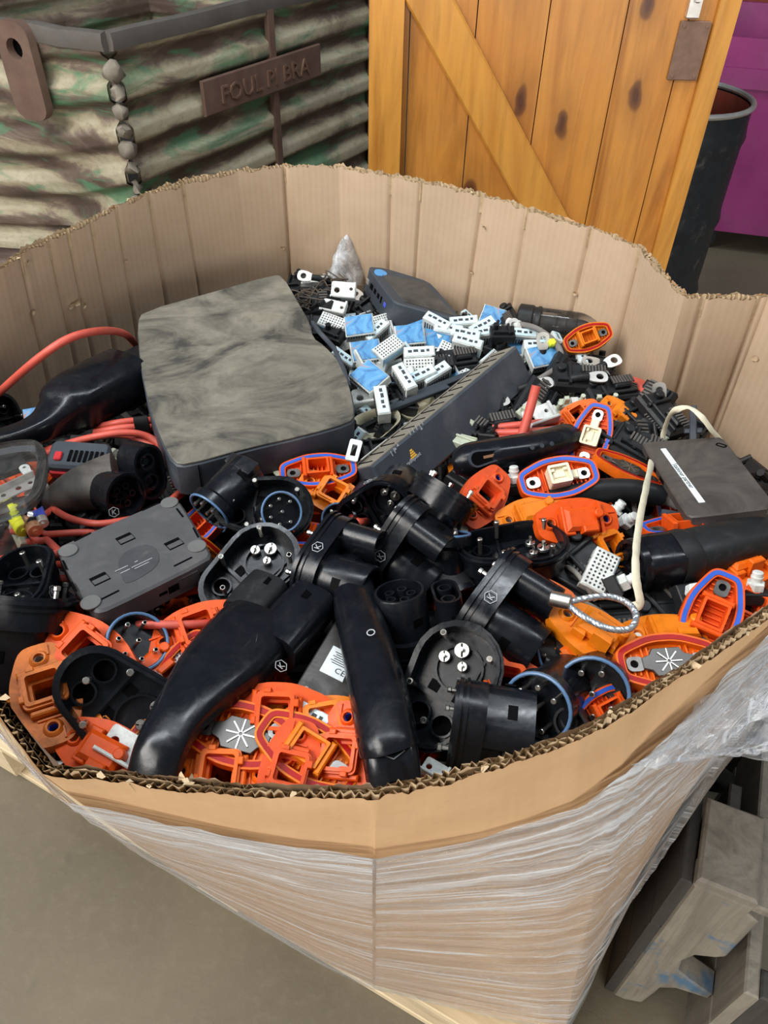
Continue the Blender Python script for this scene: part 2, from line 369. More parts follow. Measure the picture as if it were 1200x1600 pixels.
def circ(r, n=20, cx=0, cy=0): return [(cx+r*math.cos(2*math.pi*i/n), cy+r*math.sin(2*math.pi*i/n)) for i in range(n)]
def hull2(c1, r1, c2, r2, n=14):
    """outline round two circles lying along x (c1 < c2)"""
    d = c2-c1; al = math.acos(max(-1, min(1, (r1-r2)/d)))
    o = [(c2+r2*math.cos(-al+2*al*i/n), r2*math.sin(-al+2*al*i/n)) for i in range(n+1)]
    o += [(c1+r1*math.cos(al+(2*math.pi-2*al)*i/n), r1*math.sin(al+(2*math.pi-2*al)*i/n)) for i in range(n+1)]
    return o
class MB:
    def __init__(s): s.v = []; s.f = []; s.m = []; s.uv = None
    def add(s, vs, fs, m=0, Mx=I4):
        b = len(s.v); s.v += [tuple(Mx @ Vector(q)) for q in vs]
        s.f += [tuple(i+b for i in q) for q in fs]; s.m += [m]*len(fs); return s
    def loops(s, L, m=0, Mx=I4, close=True, cap0=True, cap1=True):
        n = len(L[0]); vs = [q for l in L for q in l]; fs = []
        for k in range(len(L)-1):
            for i in range(n if close else n-1):
                j = (i+1) % n; fs.append((k*n+i, k*n+j, (k+1)*n+j, (k+1)*n+i))
        if cap0: fs.append(tuple(range(n-1, -1, -1)))
        if cap1: fs.append(tuple((len(L)-1)*n+i for i in range(n)))
        return s.add(vs, fs, m, Mx)
    def prism(s, o, z0, z1, bev=0.0, m=0, Mx=I4):
        if bev:
            i = inset2(o, bev)
            L = [[(x, y, z0) for x, y in i], [(x, y, z0+bev) for x, y in o], [(x, y, z1-bev) for x, y in o], [(x, y, z1) for x, y in i]]
        else: L = [[(x, y, z0) for x, y in o], [(x, y, z1) for x, y in o]]
        return s.loops(L, m, Mx)
    def box(s, sx, sy, sz, Mx=I4, bev=0.0, m=0):
        o = [(-sx/2, -sy/2), (sx/2, -sy/2), (sx/2, sy/2), (-sx/2, sy/2)]
        return s.prism(o, -sz/2, sz/2, bev, m, Mx)
    def plate(s, outer, holes, z0, z1, m=0, Mx=I4):
        polys = [outer]+list(holes); flat = [q for p in polys for q in p]
        tri = tessellate_polygon([[Vector((x, y, 0)) for x, y in p] for p in polys]); n = len(flat)
        vs = [(x, y, z0) for x, y in flat]+[(x, y, z1) for x, y in flat]; fs = []
        for t in tri:
            a, b, c = (Vector((*flat[i], 0)) for i in t)
            if (b-a).cross(c-a).z < 0: t = (t[0], t[2], t[1])
            fs.append(tuple(i+n for i in t)); fs.append((t[0], t[2], t[1]))
        k = 0
        for pi, p in enumerate(polys):
            ar = sum(p[i][0]*p[(i+1) % len(p)][1]-p[(i+1) % len(p)][0]*p[i][1] for i in range(len(p)))
            for i in range(len(p)):
                a, b = k+i, k+(i+1) % len(p)
                if (ar > 0) != (pi == 0): a, b = b, a
                fs.append((a, b, b+n, a+n))
            k += len(p)
        return s.add(vs, fs, m, Mx)
    def lathe(s, prof, n=20, m=0, Mx=I4, cap0=True, cap1=True):
        L = [[(r*math.cos(2*math.pi*i/n), r*math.sin(2*math.pi*i/n), z) for i in range(n)] for r, z in prof]
        return s.loops(L, m, Mx, True, cap0, cap1)
    def cyl(s, r, z0, z1, n=16, m=0, Mx=I4, bev=0.0):
        if bev: return s.lathe([(r-bev, z0), (r, z0+bev), (r, z1-bev), (r-bev, z1)], n, m, Mx)
        return s.lathe([(r, z0), (r, z1)], n, m, Mx)
    def torus(s, r, rr, n=24, k=8, m=0, Mx=I4):
        L = [[((r+rr*math.cos(2*math.pi*j/k))*math.cos(2*math.pi*i/n), (r+rr*math.cos(2*math.pi*j/k))*math.sin(2*math.pi*i/n), rr*math.sin(2*math.pi*j/k)) for i in range(n)] for j in range(k+1)]
        return s.loops(L, m, Mx, True, False, False)
    def tube(s, path, rad, n=10, m=0, Mx=I4, sq=None, ref=None, cap=True, expo=2.0):
        """rad: number or list of r or (rw, rh) ; ref: direction that stays the section's second axis"""
        pts = [Vector(q) for q in path]; L = []
        tn = []
        for i in range(len(pts)):
            a = pts[max(0, i-1)]; b = pts[min(len(pts)-1, i+1)]
            d = (b-a); tn.append(d.normalized() if d.length > 1e-9 else Vector((0, 0, 1)))
        nrm = Vector(ref) if ref is not None else (Vector((0, 0, 1)) if abs(tn[0].z) < 0.9 else Vector((1, 0, 0)))
        for i, q in enumerate(pts):
            t_ = tn[i]; nn = nrm-t_*nrm.dot(t_)
            if nn.length < 1e-6: nn = t_.orthogonal()
            nn.normalize()
            if ref is None: nrm = nn
            bb = t_.cross(nn)
            r = rad[i] if isinstance(rad, (list, tuple)) else rad
            rw, rh = r if isinstance(r, (list, tuple)) else (r, r)
            l = []
            for j in range(n):
                a = 2*math.pi*j/n; ca, sa = math.cos(a), math.sin(a)
                if expo != 2.0:
                    ca = math.copysign(abs(ca)**(2/expo), ca); sa = math.copysign(abs(sa)**(2/expo), sa)
                l.append(tuple(q+bb*(ca*rw)+nn*(sa*rh)))
            L.append(l)
        return s.loops(L, m, Mx, True, cap, cap)
    def text(s, string, size, depth, m=0, Mx=I4, align='CENTER'):
        cu = bpy.data.curves.new('t', 'FONT'); cu.body = string; cu.size = size; cu.extrude = depth/2
        cu.align_x = align; cu.align_y = 'CENTER'; cu.resolution_u = 2
        o = bpy.data.objects.new('t', cu); COL.objects.link(o)
        dg = bpy.context.evaluated_depsgraph_get(); me = bpy.data.meshes.new_from_object(o.evaluated_get(dg))
        s.add([tuple(v.co) for v in me.vertices], [tuple(p.vertices) for p in me.polygons], m, Mx)
        bpy.data.objects.remove(o); bpy.data.meshes.remove(me); bpy.data.curves.remove(cu); return s
    def build(s, name, mats, parent=None, ang=38, mw=None, uv=None):
        me = bpy.data.meshes.new(name); me.from_pydata(s.v, [], s.f)
        for q in (mats if isinstance(mats, (list, tuple)) else [mats]): me.materials.append(M[q] if isinstance(q, str) else q)
        me.polygons.foreach_set('material_index', s.m)
        if uv:
            l = me.uv_layers.new(name='UVMap')
            for lp in me.loops: l.data[lp.index].uv = uv[lp.vertex_index]
        me.update()
        if ang: me.shade_smooth(); me.set_sharp_from_angle(angle=R(ang))
        o = bpy.data.objects.new(name, me); COL.objects.link(o)
        if parent is not None: o.parent = parent
        if mw is not None: o.matrix_world = mw
        return o
def tag(o, label, cat, group=None):
    o['label'] = label; o['category'] = cat
    if group: o['group'] = group
    return o
def empty(name, mw=None):
    o = bpy.data.objects.new(name, None); o.empty_display_size = 0.02; COL.objects.link(o)
    if mw is not None: o.matrix_world = mw
    return o
def struct(o): o['kind'] = 'structure'; return o
KIDS = {}
def copy_tree(o, parent=None):
    c = o.copy(); COL.objects.link(c)
    if parent is not None: c.parent = parent
    for ch in o.children: copy_tree(ch, c)
    return c
PROTO = {}
def inst(key, fn, mw):
    """first use builds the thing, later uses copy it with its parts"""
    if key not in PROTO: r = fn(); PROTO[key] = r
    else: r = copy_tree(PROTO[key])
    r.matrix_world = mw
    for k in ('label', 'group', 'category'):
        if k in r: del r[k]
    return r
def pose(u, v, lift, ang, N=(0, 0, 1), camn=None):
    """frame at a heap point; ang = direction of local X as seen from the front, N = world normal"""
    o = HP(u, v, lift); view = (o-CAM).normalized()
    if camn is not None: N = RT*camn[0]+UP*camn[1]-view*camn[2]
    N = Vector(N).normalized()
    d = RT*math.cos(R(ang))+UP*math.sin(R(ang))
    X = (d-view*(d.dot(N)/view.dot(N))).normalized(); Y = N.cross(X)
    return Matrix(((X.x, Y.x, N.x, o.x), (X.y, Y.y, N.y, o.y), (X.z, Y.z, N.z, o.z), (0, 0, 0, 1)))
class Slab:
    """a flat face given by three seen points; pixels on it become local 2D points"""
    def __init__(s, a, b, c):
        A, B, C = (HP(*q) for q in (a, b, c))
        s.pl = plane3(A, B, C); N = s.pl[1]
        if N.dot(CAM-A) < 0: N = -N
        X = (B-A).normalized(); Y = N.cross(X)
        s.mw = Matrix(((X.x, Y.x, N.x, A.x), (X.y, Y.y, N.y, A.y), (X.z, Y.z, N.z, A.z), (0, 0, 0, 1))); s.inv = s.mw.inverted()
    def L(s, u, v):
        q = s.inv @ ray_plane(u, v, s.pl); return (q.x, q.y)
    def outline(s, px, it=0, q=0.25):
        o = [s.L(*p) for p in px]
        ar = sum(o[i][0]*o[(i+1) % len(o)][1]-o[(i+1) % len(o)][0]*o[i][1] for i in range(len(o)))
        if ar < 0: o = o[::-1]
        return chaikin(o, it, q) if it else o
def side_frame(a, b, z, t=0.5, outline_ccw=True):
    """frame on the side wall of a prism: X along a->b, Y up, Z outward"""
    a, b = Vector((*a, z)), Vector((*b, z)); X = (b-a).normalized(); Y = Vector((0, 0, 1)); Z = X.cross(Y)
    o = a.lerp(b, t)
    return Matrix(((X.x, Y.x, Z.x, o.x), (X.y, Y.y, Z.y, o.y), (X.z, Y.z, Z.z, o.z), (0, 0, 0, 1)))
def spline(pts, n=8):
    pts = [Vector(p) for p in pts]; o = []
    for i in range(len(pts)-1):
        p0, p1, p2, p3 = pts[max(0, i-1)], pts[i], pts[i+1], pts[min(len(pts)-1, i+2)]
        for k in range(n):
            t = k/n
            o.append(0.5*((2*p1)+(p2-p0)*t+(2*p0-5*p1+4*p2-p3)*t*t+(3*p1-p0-3*p2+p3)*t**3))
    o.append(pts[-1]); return o
# ================================================================== SETTING
fl = MB(); fl.box(24, 24, 0.1, T(0, 4, -0.05)); struct(fl.build('floor', 'concrete'))
wb = MB(); wb.box(16, 0.2, 5, T(0, 8.6, 2.5)); struct(wb.build('wall_back', 'darkwall'))

# ------------------------------------------------------------------ cardboard box
RIM = [(585, 1240), (700, 1208), (820, 1172), (900, 1147), (985, 1105), (1080, 1045), (1200, 952)]
rim = [P(*q, 1.07) for q in RIM] + [Vector((0.375, 0.44, 1.07)), Vector((0.50, 0.55, 1.07)), Vector((0.57, 0.72, 1.07))]
RB = [(1200, 465), (1070, 464), (1045, 440), (1005, 390), (930, 357), (825, 328), (755, 304), (612, 276), (530, 262), (443, 258),
      (370, 268), (290, 285), (230, 303), (185, 322), (125, 352), (45, 388), (0, 420)]
rim += [P(*q, 1.07) for q in RB] + [Vector((-0.55, 0.74, 1.07)), Vector((-0.54, 0.56, 1.07)), Vector((-0.42, 0.40, 1.07))]
rim += [P(*q, 1.07) for q in ((0, 1092), (30, 1138), (75, 1202), (200, 1214), (330, 1226), (460, 1236))]
def BP(u, v): q = P(u, v, 0.15); return Vector((q.x, q.y, 0.15))
bot = [BP(585, 1535), BP(680, 1560), BP(790, 1585), BP(840, 1595), BP(880, 1600), Vector((0.32, 0.365, .15)), Vector((0.36, 0.43, .15)), Vector((0.40, 0.50, .15)),
       Vector((0.46, 0.62, .15)), Vector((0.54, 0.76, .15))]
bot += [Vector((x, y, .15)) for x, y in ((0.50, 0.92), (0.44, 0.97), (0.41, 1.0), (0.37, 1.06), (0.28, 1.11), (0.19, 1.16), (0.11, 1.20), (0.0, 1.25), (-0.08, 1.28), (-0.18, 1.30),
        (-0.25, 1.27), (-0.33, 1.23), (-0.40, 1.17), (-0.45, 1.12), (-0.50, 1.06), (-0.56, 0.98), (-0.60, 0.92), (-0.64, 0.86), (-0.66, 0.82), (-0.66, 0.78))]
bot += [BP(60, 1205), BP(130, 1255), BP(255, 1345), BP(340, 1400), BP(425, 1450), BP(510, 1500)]
assert len(rim) == len(bot), (len(rim), len(bot))
# fine resampling
def resample(a, b, step):
    ra, rb, us, cr = [], [], [], []; u = 0
    n = len(a)
    for i in range(n):
        j = (i+1) % n; L = (a[j]-a[i]).length; k = max(1, int(L/step))
        cr.append(len(ra))
        for q in range(k):
            t = q/k; ra.append(a[i].lerp(a[j], t)); rb.append(b[i].lerp(b[j], t)); us.append(u+L*t)
        u += L
    return ra, rb, us, cr, u
ra, rb, us, creases, ulen = resample(rim, bot, 0.0022)
NW = len(ra)
cen = Vector((0, 0.72, 0))
outn = []
for i in range(NW):
    d = ra[(i+4) % NW]-ra[i-4]; nn = Vector((d.y, -d.x, 0)).normalized(); outn.append(nn)
def tear(i, k):
    p = us[i]
    h = 0.0035*noise.noise((p*9, k*3.1, 0)) + 0.0035*noise.noise((p*60, k*7.7, 3)) + 0.002*noise.noise((p*230, k, 9))
    return h
def frontness(i): return 1.0 if ra[i].y < 0.5 else 0.6
card = empty('cardboard_box', T(0, 0.72, 0.15))
tag(card, 'large open brown corrugated cardboard box full of black and orange connectors', 'box')
mi = card.matrix_world.inverted()
def wall(name, off, mat, k, flip, parent):
    zs = [0.0, 0.25, 0.5, 0.72, 0.86, 0.93, 0.97, 1.0]; vs, fs, uv = [], [], []
    for z in zs:
        for i in range(NW):
            q = rb[i].lerp(ra[i], z) + outn[i]*(off + 0.004*noise.noise((us[i]*7, z*3, 5))*(1 if 0 < z < 1 else 1))
            # pressed score lines
            if off < 0.001:
                for c in SC:
                    dd = abs(us[i]-c)
                    if dd < 0.005: q = q + outn[i]*(0.0042*(1-dd/0.005))
            if z == 1.0: q = q+Vector((0, 0, tear(i, k)*1.5))
            vs.append(mi @ q); uv.append((us[i], z*0.95))
    for a in range(len(zs)-1):
        for i in range(NW):
            j = (i+1) % NW; f = (a*NW+i, a*NW+j, (a+1)*NW+j, (a+1)*NW+i); fs.append(f if not flip else f[::-1])
    m = MB(); m.v = [tuple(v) for v in vs]; m.f = fs; m.m = [0]*len(fs)
    uv2 = uv
    return m.build(name, mat, parent, 30, None, uv2)
# score line positions along the rim from the seen creases of the back wall
def u_at(px):
    best = min(range(NW), key=lambda i: (PX(ra[i])[0]-px[0])**2+(PX(ra[i])[1]-px[1])**2); return us[best]
SC = [u_at(q) for q in ((30, 400), (75, 374), (105, 362), (140, 345), (178, 325), (230, 303), (285, 286), (443, 258), (612, 276), (660, 285), (755, 304), (825, 328), (925, 355), (1005, 390), (1100, 466), (1185, 465))]
wall('outer_wall', 0.004, 'card_out', 1, False, card)
wall('inner_wall', -0.004, 'card_in', 2, True, card)
# fluted core: two zigzag sheets with a liner between, seen at the torn rim
co = MB(); cuv = []
def sheet(fn, k):
    vs, fs = [], []; b = len(cuv)
    for r_ in range(2):
        for i in range(NW):
            q = ra[i]+outn[i]*(fn(i)+0.004*noise.noise((us[i]*7, 3, 5)))
            if r_ == 0: q = q.lerp(rb[i]+outn[i]*(fn(i)+0.004*noise.noise((us[i]*7, 3, 5))), 0.03)
            else: q = q+Vector((0, 0, tear(i, k)*1.5+0.0015+0.003*noise.noise((us[i]*150, k, 2))))
            vs.append(mi @ q); cuv.append((us[i]*3, r_*0.2))
    for i in range(NW):
        j = (i+1) % NW; fs.append((i, j, NW+j, NW+i))
    co.add(vs, fs)
wl = 2*math.pi/0.0058
sheet(lambda i: 0.0020+0.0017*math.sin(us[i]*wl), 3)
sheet(lambda i: -0.0019+0.0017*math.sin(us[i]*wl+1), 4)
sheet(lambda i: 0.0001, 5)
co.build('corrugated_core', 'card_edge', card, 50, None, cuv)
# loose torn paper scraps along the rim
tf = MB()
for k in range(100):
    i = random.randrange(NW); q = mi @ (ra[i]+outn[i]*random.uniform(-.005, .005)+Vector((0, 0, tear(i, 1)+0.0005)))
    s_ = random.uniform(0.0015, 0.004)
    Mx = T(*q) @ Rz(random.uniform(0, 360)) @ Rx(random.uniform(-60, 60))
    tf.add([(-s_, -s_*.4, 0), (s_*.7, -s_*.5, s_*.3), (s_, s_*.4, 0), (0, s_*.8, s_*.5), (-s_*.8, s_*.3, .0)], [(0, 1, 2, 3, 4)], 0, Mx)
# punctures and scuffs in the inside liner
def wall_point(u, v):
    best = (1e9, None, 0)
    for i in range(0, NW, 5):
        if ra[i].y < 0.5: continue
        for k in range(30):
            t = 1-k*0.012; q = rb[i].lerp(ra[i], t); x, y = PX(q); d = (x-u)**2+(y-v)**2
            if d < best[0]: best = (d, q, i)
    return best[1], outn[best[2]]
for (u, v, s_) in ((104, 473, .006), (118, 470, .008), (122, 476, .005), (47, 483, .004), (42, 410, .004), (193, 405, .003), (436, 382, .005), (735, 424, .004), (760, 358, .003), (1180, 562, .006), (905, 460, .004)):
    q, n_ = wall_point(u, v); q = q-n_*.0062; sd = Vector((-n_.y, n_.x, 0)); m = MB()
    vs = [mi @ (q+sd*(s_*math.cos(a*.9)*random.uniform(.5, 1.1))+Vector((0, 0, s_*.8*math.sin(a*.9)*random.uniform(.5, 1.1)))-n_*random.uniform(0, .003)) for a in range(7)]
    m.add([tuple(x) for x in vs]+[tuple(mi @ (q+n_*.003))], [(a, (a+1) % 7, 7) for a in range(7)]); m.build('liner_scuff', 'card_edge', card)
tf.build('torn_paper', 'card_edge', card)['kind'] = 'stuff'
# ------------------------------------------------------------------ stretch film round the box
wrap_top = {}
def film_top(i):
    x, y = PX(ra[i])
    if ra[i].y > 0.5: return 0.97
    keys = [(-200, .97), (0, .945), (75, .93), (330, .90), (585, .885), (740, .885), (900, .90), (985, .92), (1080, .955), (1200, .985), (1500, .985)]
    for (a, fa), (b, fb) in zip(keys, keys[1:]):
        if a <= x <= b: return fa+(fb-fa)*(x-a)/(b-a)
    return 0.97
idx = list(range(0, NW, 3)); NF = len(idx)
fm = MB(); fuv = []; rows = 40
fmw = T(0, 0.72, 0.1)
fi = fmw.inverted()
vs, fs = [], []
for r_ in range(rows+1):
    for i in idx:
        tt = film_top(i)*(r_/rows) + 0.012*(1-r_/rows)
        q = rb[i].lerp(ra[i], tt)
        wr = 0.0035*noise.noise((us[i]*2.5, tt*70+us[i]*2, 1)) + 0.0025*noise.noise((us[i]*6, tt*150, 8))
        bag = 0.035*max(0, math.sin(math.pi*min(1, max(0, (tt-0.0)/0.95))))**1.0 if 0.33 < ra[i].x and ra[i].y < 0.7 else 0
        q = q+outn[i]*(0.0115+wr+bag*0.2)
        vs.append(tuple(fi @ q)); fuv.append((us[i], tt*0.95))
for r_ in range(rows):
    for i in range(NF):
        j = (i+1) % NF; fs.append((r_*NF+i, r_*NF+j, (r_+1)*NF+j, (r_+1)*NF+i))
fm.v = vs; fm.f = fs; fm.m = [0]*len(fs)
wr_ = empty('stretch_wrap', fmw)
tag(wr_, 'shiny clear stretch film wrapped round the outside of the cardboard box', 'stretch wrap')
fm.build('wrapped_film', 'film', wr_, 60, None, fuv)
# crumpled loose flap of film hanging out at the right of the box
fl2 = MB(); fu2 = []; nx, ny = 46, 26
cs = [(P(985, 1195, 1.0), P(1215, 1010, 1.02)), (P(1060, 1165, .93), P(1260, 1200, .93))]
vs, fs = [], []
for a in range(ny+1):
    for b in range(nx+1):
        s_, t_ = b/nx, a/ny
        q = cs[0][0].lerp(cs[0][1], s_).lerp(cs[1][0].lerp(cs[1][1], s_), t_)
        q = q+Vector((0.3, -0.6, 0.5)).normalized()*(0.012*noise.noise((s_*3, t_*9, 0))+0.006*noise.noise((s_*9+t_*6, t_*22, 3))+0.02*math.sin(math.pi*t_))
        vs.append(tuple(fi @ q)); fu2.append((s_*0.25+t_*.04, t_*0.1+s_*.05))
for a in range(ny):
    for b in range(nx): fs.append((a*(nx+1)+b, a*(nx+1)+b+1, (a+1)*(nx+1)+b+1, (a+1)*(nx+1)+b))
fl2.v = vs; fl2.f = fs; fl2.m = [0]*len(fs)
fl2.build('loose_film_flap', 'film', wr_, 60, None, fu2)
# ------------------------------------------------------------------ pallet under the box
e0 = P(0, 1168, .14); e1 = P(715, 1600, .14)
dx = Vector((e1.x-e0.x, e1.y-e0.y, 0)).normalized(); dy = Vector((-dx.y, dx.x, 0))
corner = Vector((e0.x, e0.y, 0))-dx*0.10
pm = Matrix(((dx.x, dy.x, 0, corner.x), (dx.y, dy.y, 0, corner.y), (0, 0, 1, 0), (0, 0, 0, 1)))
pal = empty('wooden_pallet', pm); tag(pal, 'pale wooden pallet under the big cardboard box', 'pallet')
for k in range(7):
    m = MB(); wd = 0.12; y = 0.0+k*(1.0-0.12)/6
    m.box(1.20, wd, 0.019, T(0.60, y+0.06, 0.130), 0.002); m.build('deck_board', 'pallet', pal)
for x in (0.05, 0.60, 1.15):
    m = MB(); m.box(0.09, 1.0, 0.10, T(x, 0.5, 0.0705), 0.003); m.build('stringer', 'pallet', pal)
for y in (0.06, 0.5, 0.94):
    m = MB(); m.box(1.20, 0.1, 0.019, T(0.60, y, 0.0105), 0.002); m.build('bottom_board', 'pallet', pal)
bot_z = MB()
bm_out = [(mi @ (q+Vector((0, 0, 0.0)))) for q in rb[::20]]
bot_z.prism([(q.x, q.y) for q in bm_out], -0.006, 0.0); bot_z.build('bottom_panel', 'card_in', card)

# ------------------------------------------------------------------ rusty corrugated steel bin
bc, br, bl = P(165, 55, 1.0), P(578, -43, 1.0), P(0, 33, 1.0)
bx = Vector((br.x-bc.x, br.y-bc.y, 0)).normalized(); by = Vector((bl.x-bc.x, bl.y-bc.y, 0)).normalized()
bin_ = empty('steel_bin', T(bc.x, bc.y, 0)); tag(bin_, 'dented corrugated steel bin with peeling green and cream paint and rusty nameplate', 'bin')
bmi = bin_.matrix_world.inverted()
LW, LD = 1.38, 1.1
def corr(name, o, d, nrm, L, dent=0.0):
    m = MB(); nz, nx = 130, 60; vs, fs = [], []
    for a in range(nz+1):
        z = 0.08+0.90*a/nz
        ph = (z % 0.118)/0.118
        pr = 0.015*max(-1, min(1, 2.0*math.sin(2*math.pi*ph)))
        for b in range(nx+1):
            t = b/nx; dd = dent*(math.sin(math.pi*min(1, t*1.15))**2)*math.exp(-((z-0.50)/0.30)**2)
            zz = z-(dent*1.6*math.sin(math.pi*t*.8)*math.exp(-((z-0.55)/0.35)**2))
            q = o+d*(t*L)+nrm*(pr-dd+0.008*noise.noise((t*4, z*5, L)))+Vector((0, 0, zz)); vs.append(tuple(q))
    for a in range(nz):
        for b in range(nx): fs.append((a*(nx+1)+b, a*(nx+1)+b+1, (a+1)*(nx+1)+b+1, (a+1)*(nx+1)+b))
    # inner skin gives the sheet its thickness
    n0 = len(vs); vs += [tuple(Vector(v)-nrm*0.012) for v in vs]; fs += [tuple(reversed([i+n0 for i in f])) for f in fs]
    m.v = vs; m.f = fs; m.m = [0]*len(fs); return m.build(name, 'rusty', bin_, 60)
def nrm_of(d, away):
    n = Vector((d.y, -d.x, 0)); return n if n.dot(away) < 0 else -n
O = Vector((0, 0, 0)); inside = (bx+by)
nR, nL = nrm_of(bx, inside), nrm_of(by, inside)
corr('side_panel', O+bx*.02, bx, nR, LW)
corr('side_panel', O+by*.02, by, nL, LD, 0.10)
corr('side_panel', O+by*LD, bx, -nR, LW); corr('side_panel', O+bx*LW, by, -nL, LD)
m = MB(); ang = math.degrees(math.atan2(bx.y, bx.x)); m.add([tuple(O+Vector((0, 0, .1))), tuple(bx*LW+Vector((0, 0, .1))), tuple(bx*LW+by*LD+Vector((0, 0, .1))), tuple(by*LD+Vector((0, 0, .1)))], [(0, 1, 2, 3)])
m.build('bin_floor', 'rust', bin_)
for a, b in ((O, bx*LW), (O, by*LD), (by*LD, by*LD+bx*LW), (bx*LW, bx*LW+by*LD)):
    m = MB(); zt = Vector((0, 0, .985)); n_ = 14
    m.tube([a.lerp(b, k/n_)+zt+Vector((0, 0, .006*noise.noise((k*.7, a.x*3, b.y))))-inside*0.0 for k in range(n_+1)], [(0.024, 0.026)]*(n_+1), 8, ref=(0, 0, 1), expo=4)
    m.build('rim_rail', 'railmetal', bin_)
m = MB()
for k in range(16):
    z = 0.12+k*0.053; s_ = 0.016+0.014*random.random()
    m.lathe([(s_*.5, -s_), (s_, -s_*.4), (s_*.9, s_*.5), (s_*.4, s_)], 8, 0, T(*(nR+nL)*0.012) @ T(0, 0, z) @ Rx(random.uniform(-20, 20)))
m.v = [tuple(Vector(v)+Vector((noise.noise((v[0]*60, v[1]*60, v[2]*60)), noise.noise((v[0]*60, v[1]*60+9, v[2]*60)), 0))*.02) for v in m.v]; m.build('corner_weld', 'weld', bin_, 80)
for f_ in (0.52, 1.0):
    m = MB(); m.box(0.03, 0.02, 0.9, T(*(bx*LW*f_*0.97+nR*.012+Vector((0, 0, .52)))) @ Rz(ang), 0.003); m.build('weld_seam', 'rust', bin_)
# nameplate with raised letters, set on the right face
np_a = ray_plane(305, 143, (bc, nR)); np_b = ray_plane(490, 100, (bc, nR))
pc = bmi @ ((np_a+np_b)/2); wl_ = (np_b-np_a).length
fr = Matrix(((bx.x, 0, nR.x, pc.x+nR.x*.028), (bx.y, 0, nR.y, pc.y+nR.y*.028), (0, 1, 0, pc.z), (0, 0, 0, 1)))
np_ = MB(); np_.box(wl_, 0.105, 0.014, fr, 0.003); npo = np_.build('nameplate', 'rust', bin_)
tx = MB(); tx.text('FOUL PI BRA', 0.075, 0.008, 0, fr @ T(0, -0.006, 0.009) @ Matrix.Diagonal((1.15, 1, 1, 1))); tx.build('raised_lettering', 'plate', npo)
# lifting eye bracket on the left face
ea = bmi @ ray_plane(48, 95, (bc, nL))
fe = Matrix(((by.x, 0, nL.x, ea.x+nL.x*.02), (by.y, 0, nL.y, ea.y+nL.y*.02), (0, 1, 0, ea.z-0.02), (0, 0, 0, 1)))
if fe.to_3x3().determinant() < 0: fe = fe @ Matrix.Diagonal((-1, 1, 1, 1))
m = MB(); m.plate(rrect(0.12, 0.26, 0.04), [circ(0.028, 16, 0, 0.06)], 0, 0.03, 0, fe); m.cyl(0.028, -0.002, 0.004, 16, 1, fe @ T(0, .06, 0))
m.build('lifting_eye', ['rust', 'void'], bin_)
m = MB(); m.box(0.5, 0.06, 0.35, T(*(bx*.5+by*.6+Vector((0, 0, .5)))) @ Rz(20) @ Ry(15), 0.01); tag(m.build('steel_scrap_bar', 'railmetal', None, mw=T(bc.x, bc.y, 0)), 'grey steel offcut lying inside the dented steel bin', 'scrap metal')

# ------------------------------------------------------------------ plank door leaning behind the box
DY = 2.2
def D(u, v): d = ray(u, v); q = CAM+d*(DY/d.y); return q.x, q.z
x0, x1 = D(577, 130)[0], D(1135, 80)[0]; ztop = 1.55
door = empty('plank_door', T((x0+x1)/2, DY, 0)); tag(door, 'knotty orange pine plank door with diagonal brace and brown metal plate', 'door')
dm = T((x0+x1)/2, DY, 0).inverted()
xs = [x0]+[D(u, 0)[0] for u in (642, 748, 862, 985, 1085)]+[x1]
for k in range(len(xs)-1):
    a, b = xs[k], xs[k+1]; m = MB()
    m.box(b-a-0.003, 0.028, ztop-0.01, dm @ T((a+b)/2, DY+0.02+0.0, ztop/2+0.005), 0.004); m.build('plank', 'pine', door)
m = MB(); m.box(0.085, 0.03, ztop-0.01, dm @ T(x0+0.042, DY-0.011, ztop/2+0.005), 0.005); m.build('frame_stile', 'pinex', door)
m = MB(); m.box(0.05, 0.012, ztop-0.01, dm @ T(x1-0.025, DY-0.004, ztop/2+0.005), 0.004); m.build('frame_stile', 'pinex', door)
(ax, az), (bx_, bz) = D(672, 0), D(850, 330)
ang_ = math.degrees(math.atan2(bz-az, bx_-ax)); Lb = math.hypot(bx_-ax, bz-az)
ext = 0.35
m = MB(); m.box(Lb+2*ext, 0.028, 0.10, dm @ T((ax+bx_)/2, DY-0.010, (az+bz)/2) @ Ry(-ang_), 0.005)
m.build('diagonal_brace', 'pinex', door)
px_, pz_ = D(1076, 80); m = MB(); m.box(0.075, 0.006, 0.13, dm @ T(px_, DY+0.0, pz_), 0.002)
for sx in (-.028, .028):
    for sz in (-.055, .055): m.cyl(0.004, 0, 0.004, 8, 0, dm @ T(px_+sx, DY-0.002, pz_+sz) @ Rx(90))
m.build('metal_plate', 'plate', door)
px_, pz_ = D(1084, 10); m = MB(); m.box(0.03, 0.02, 0.05, dm @ T(px_, DY-0.002, pz_), 0.004); m.box(0.012, 0.02, 0.04, dm @ T(px_, DY-0.015, pz_+.03), 0.003); m.build('latch', 'zinc', door)

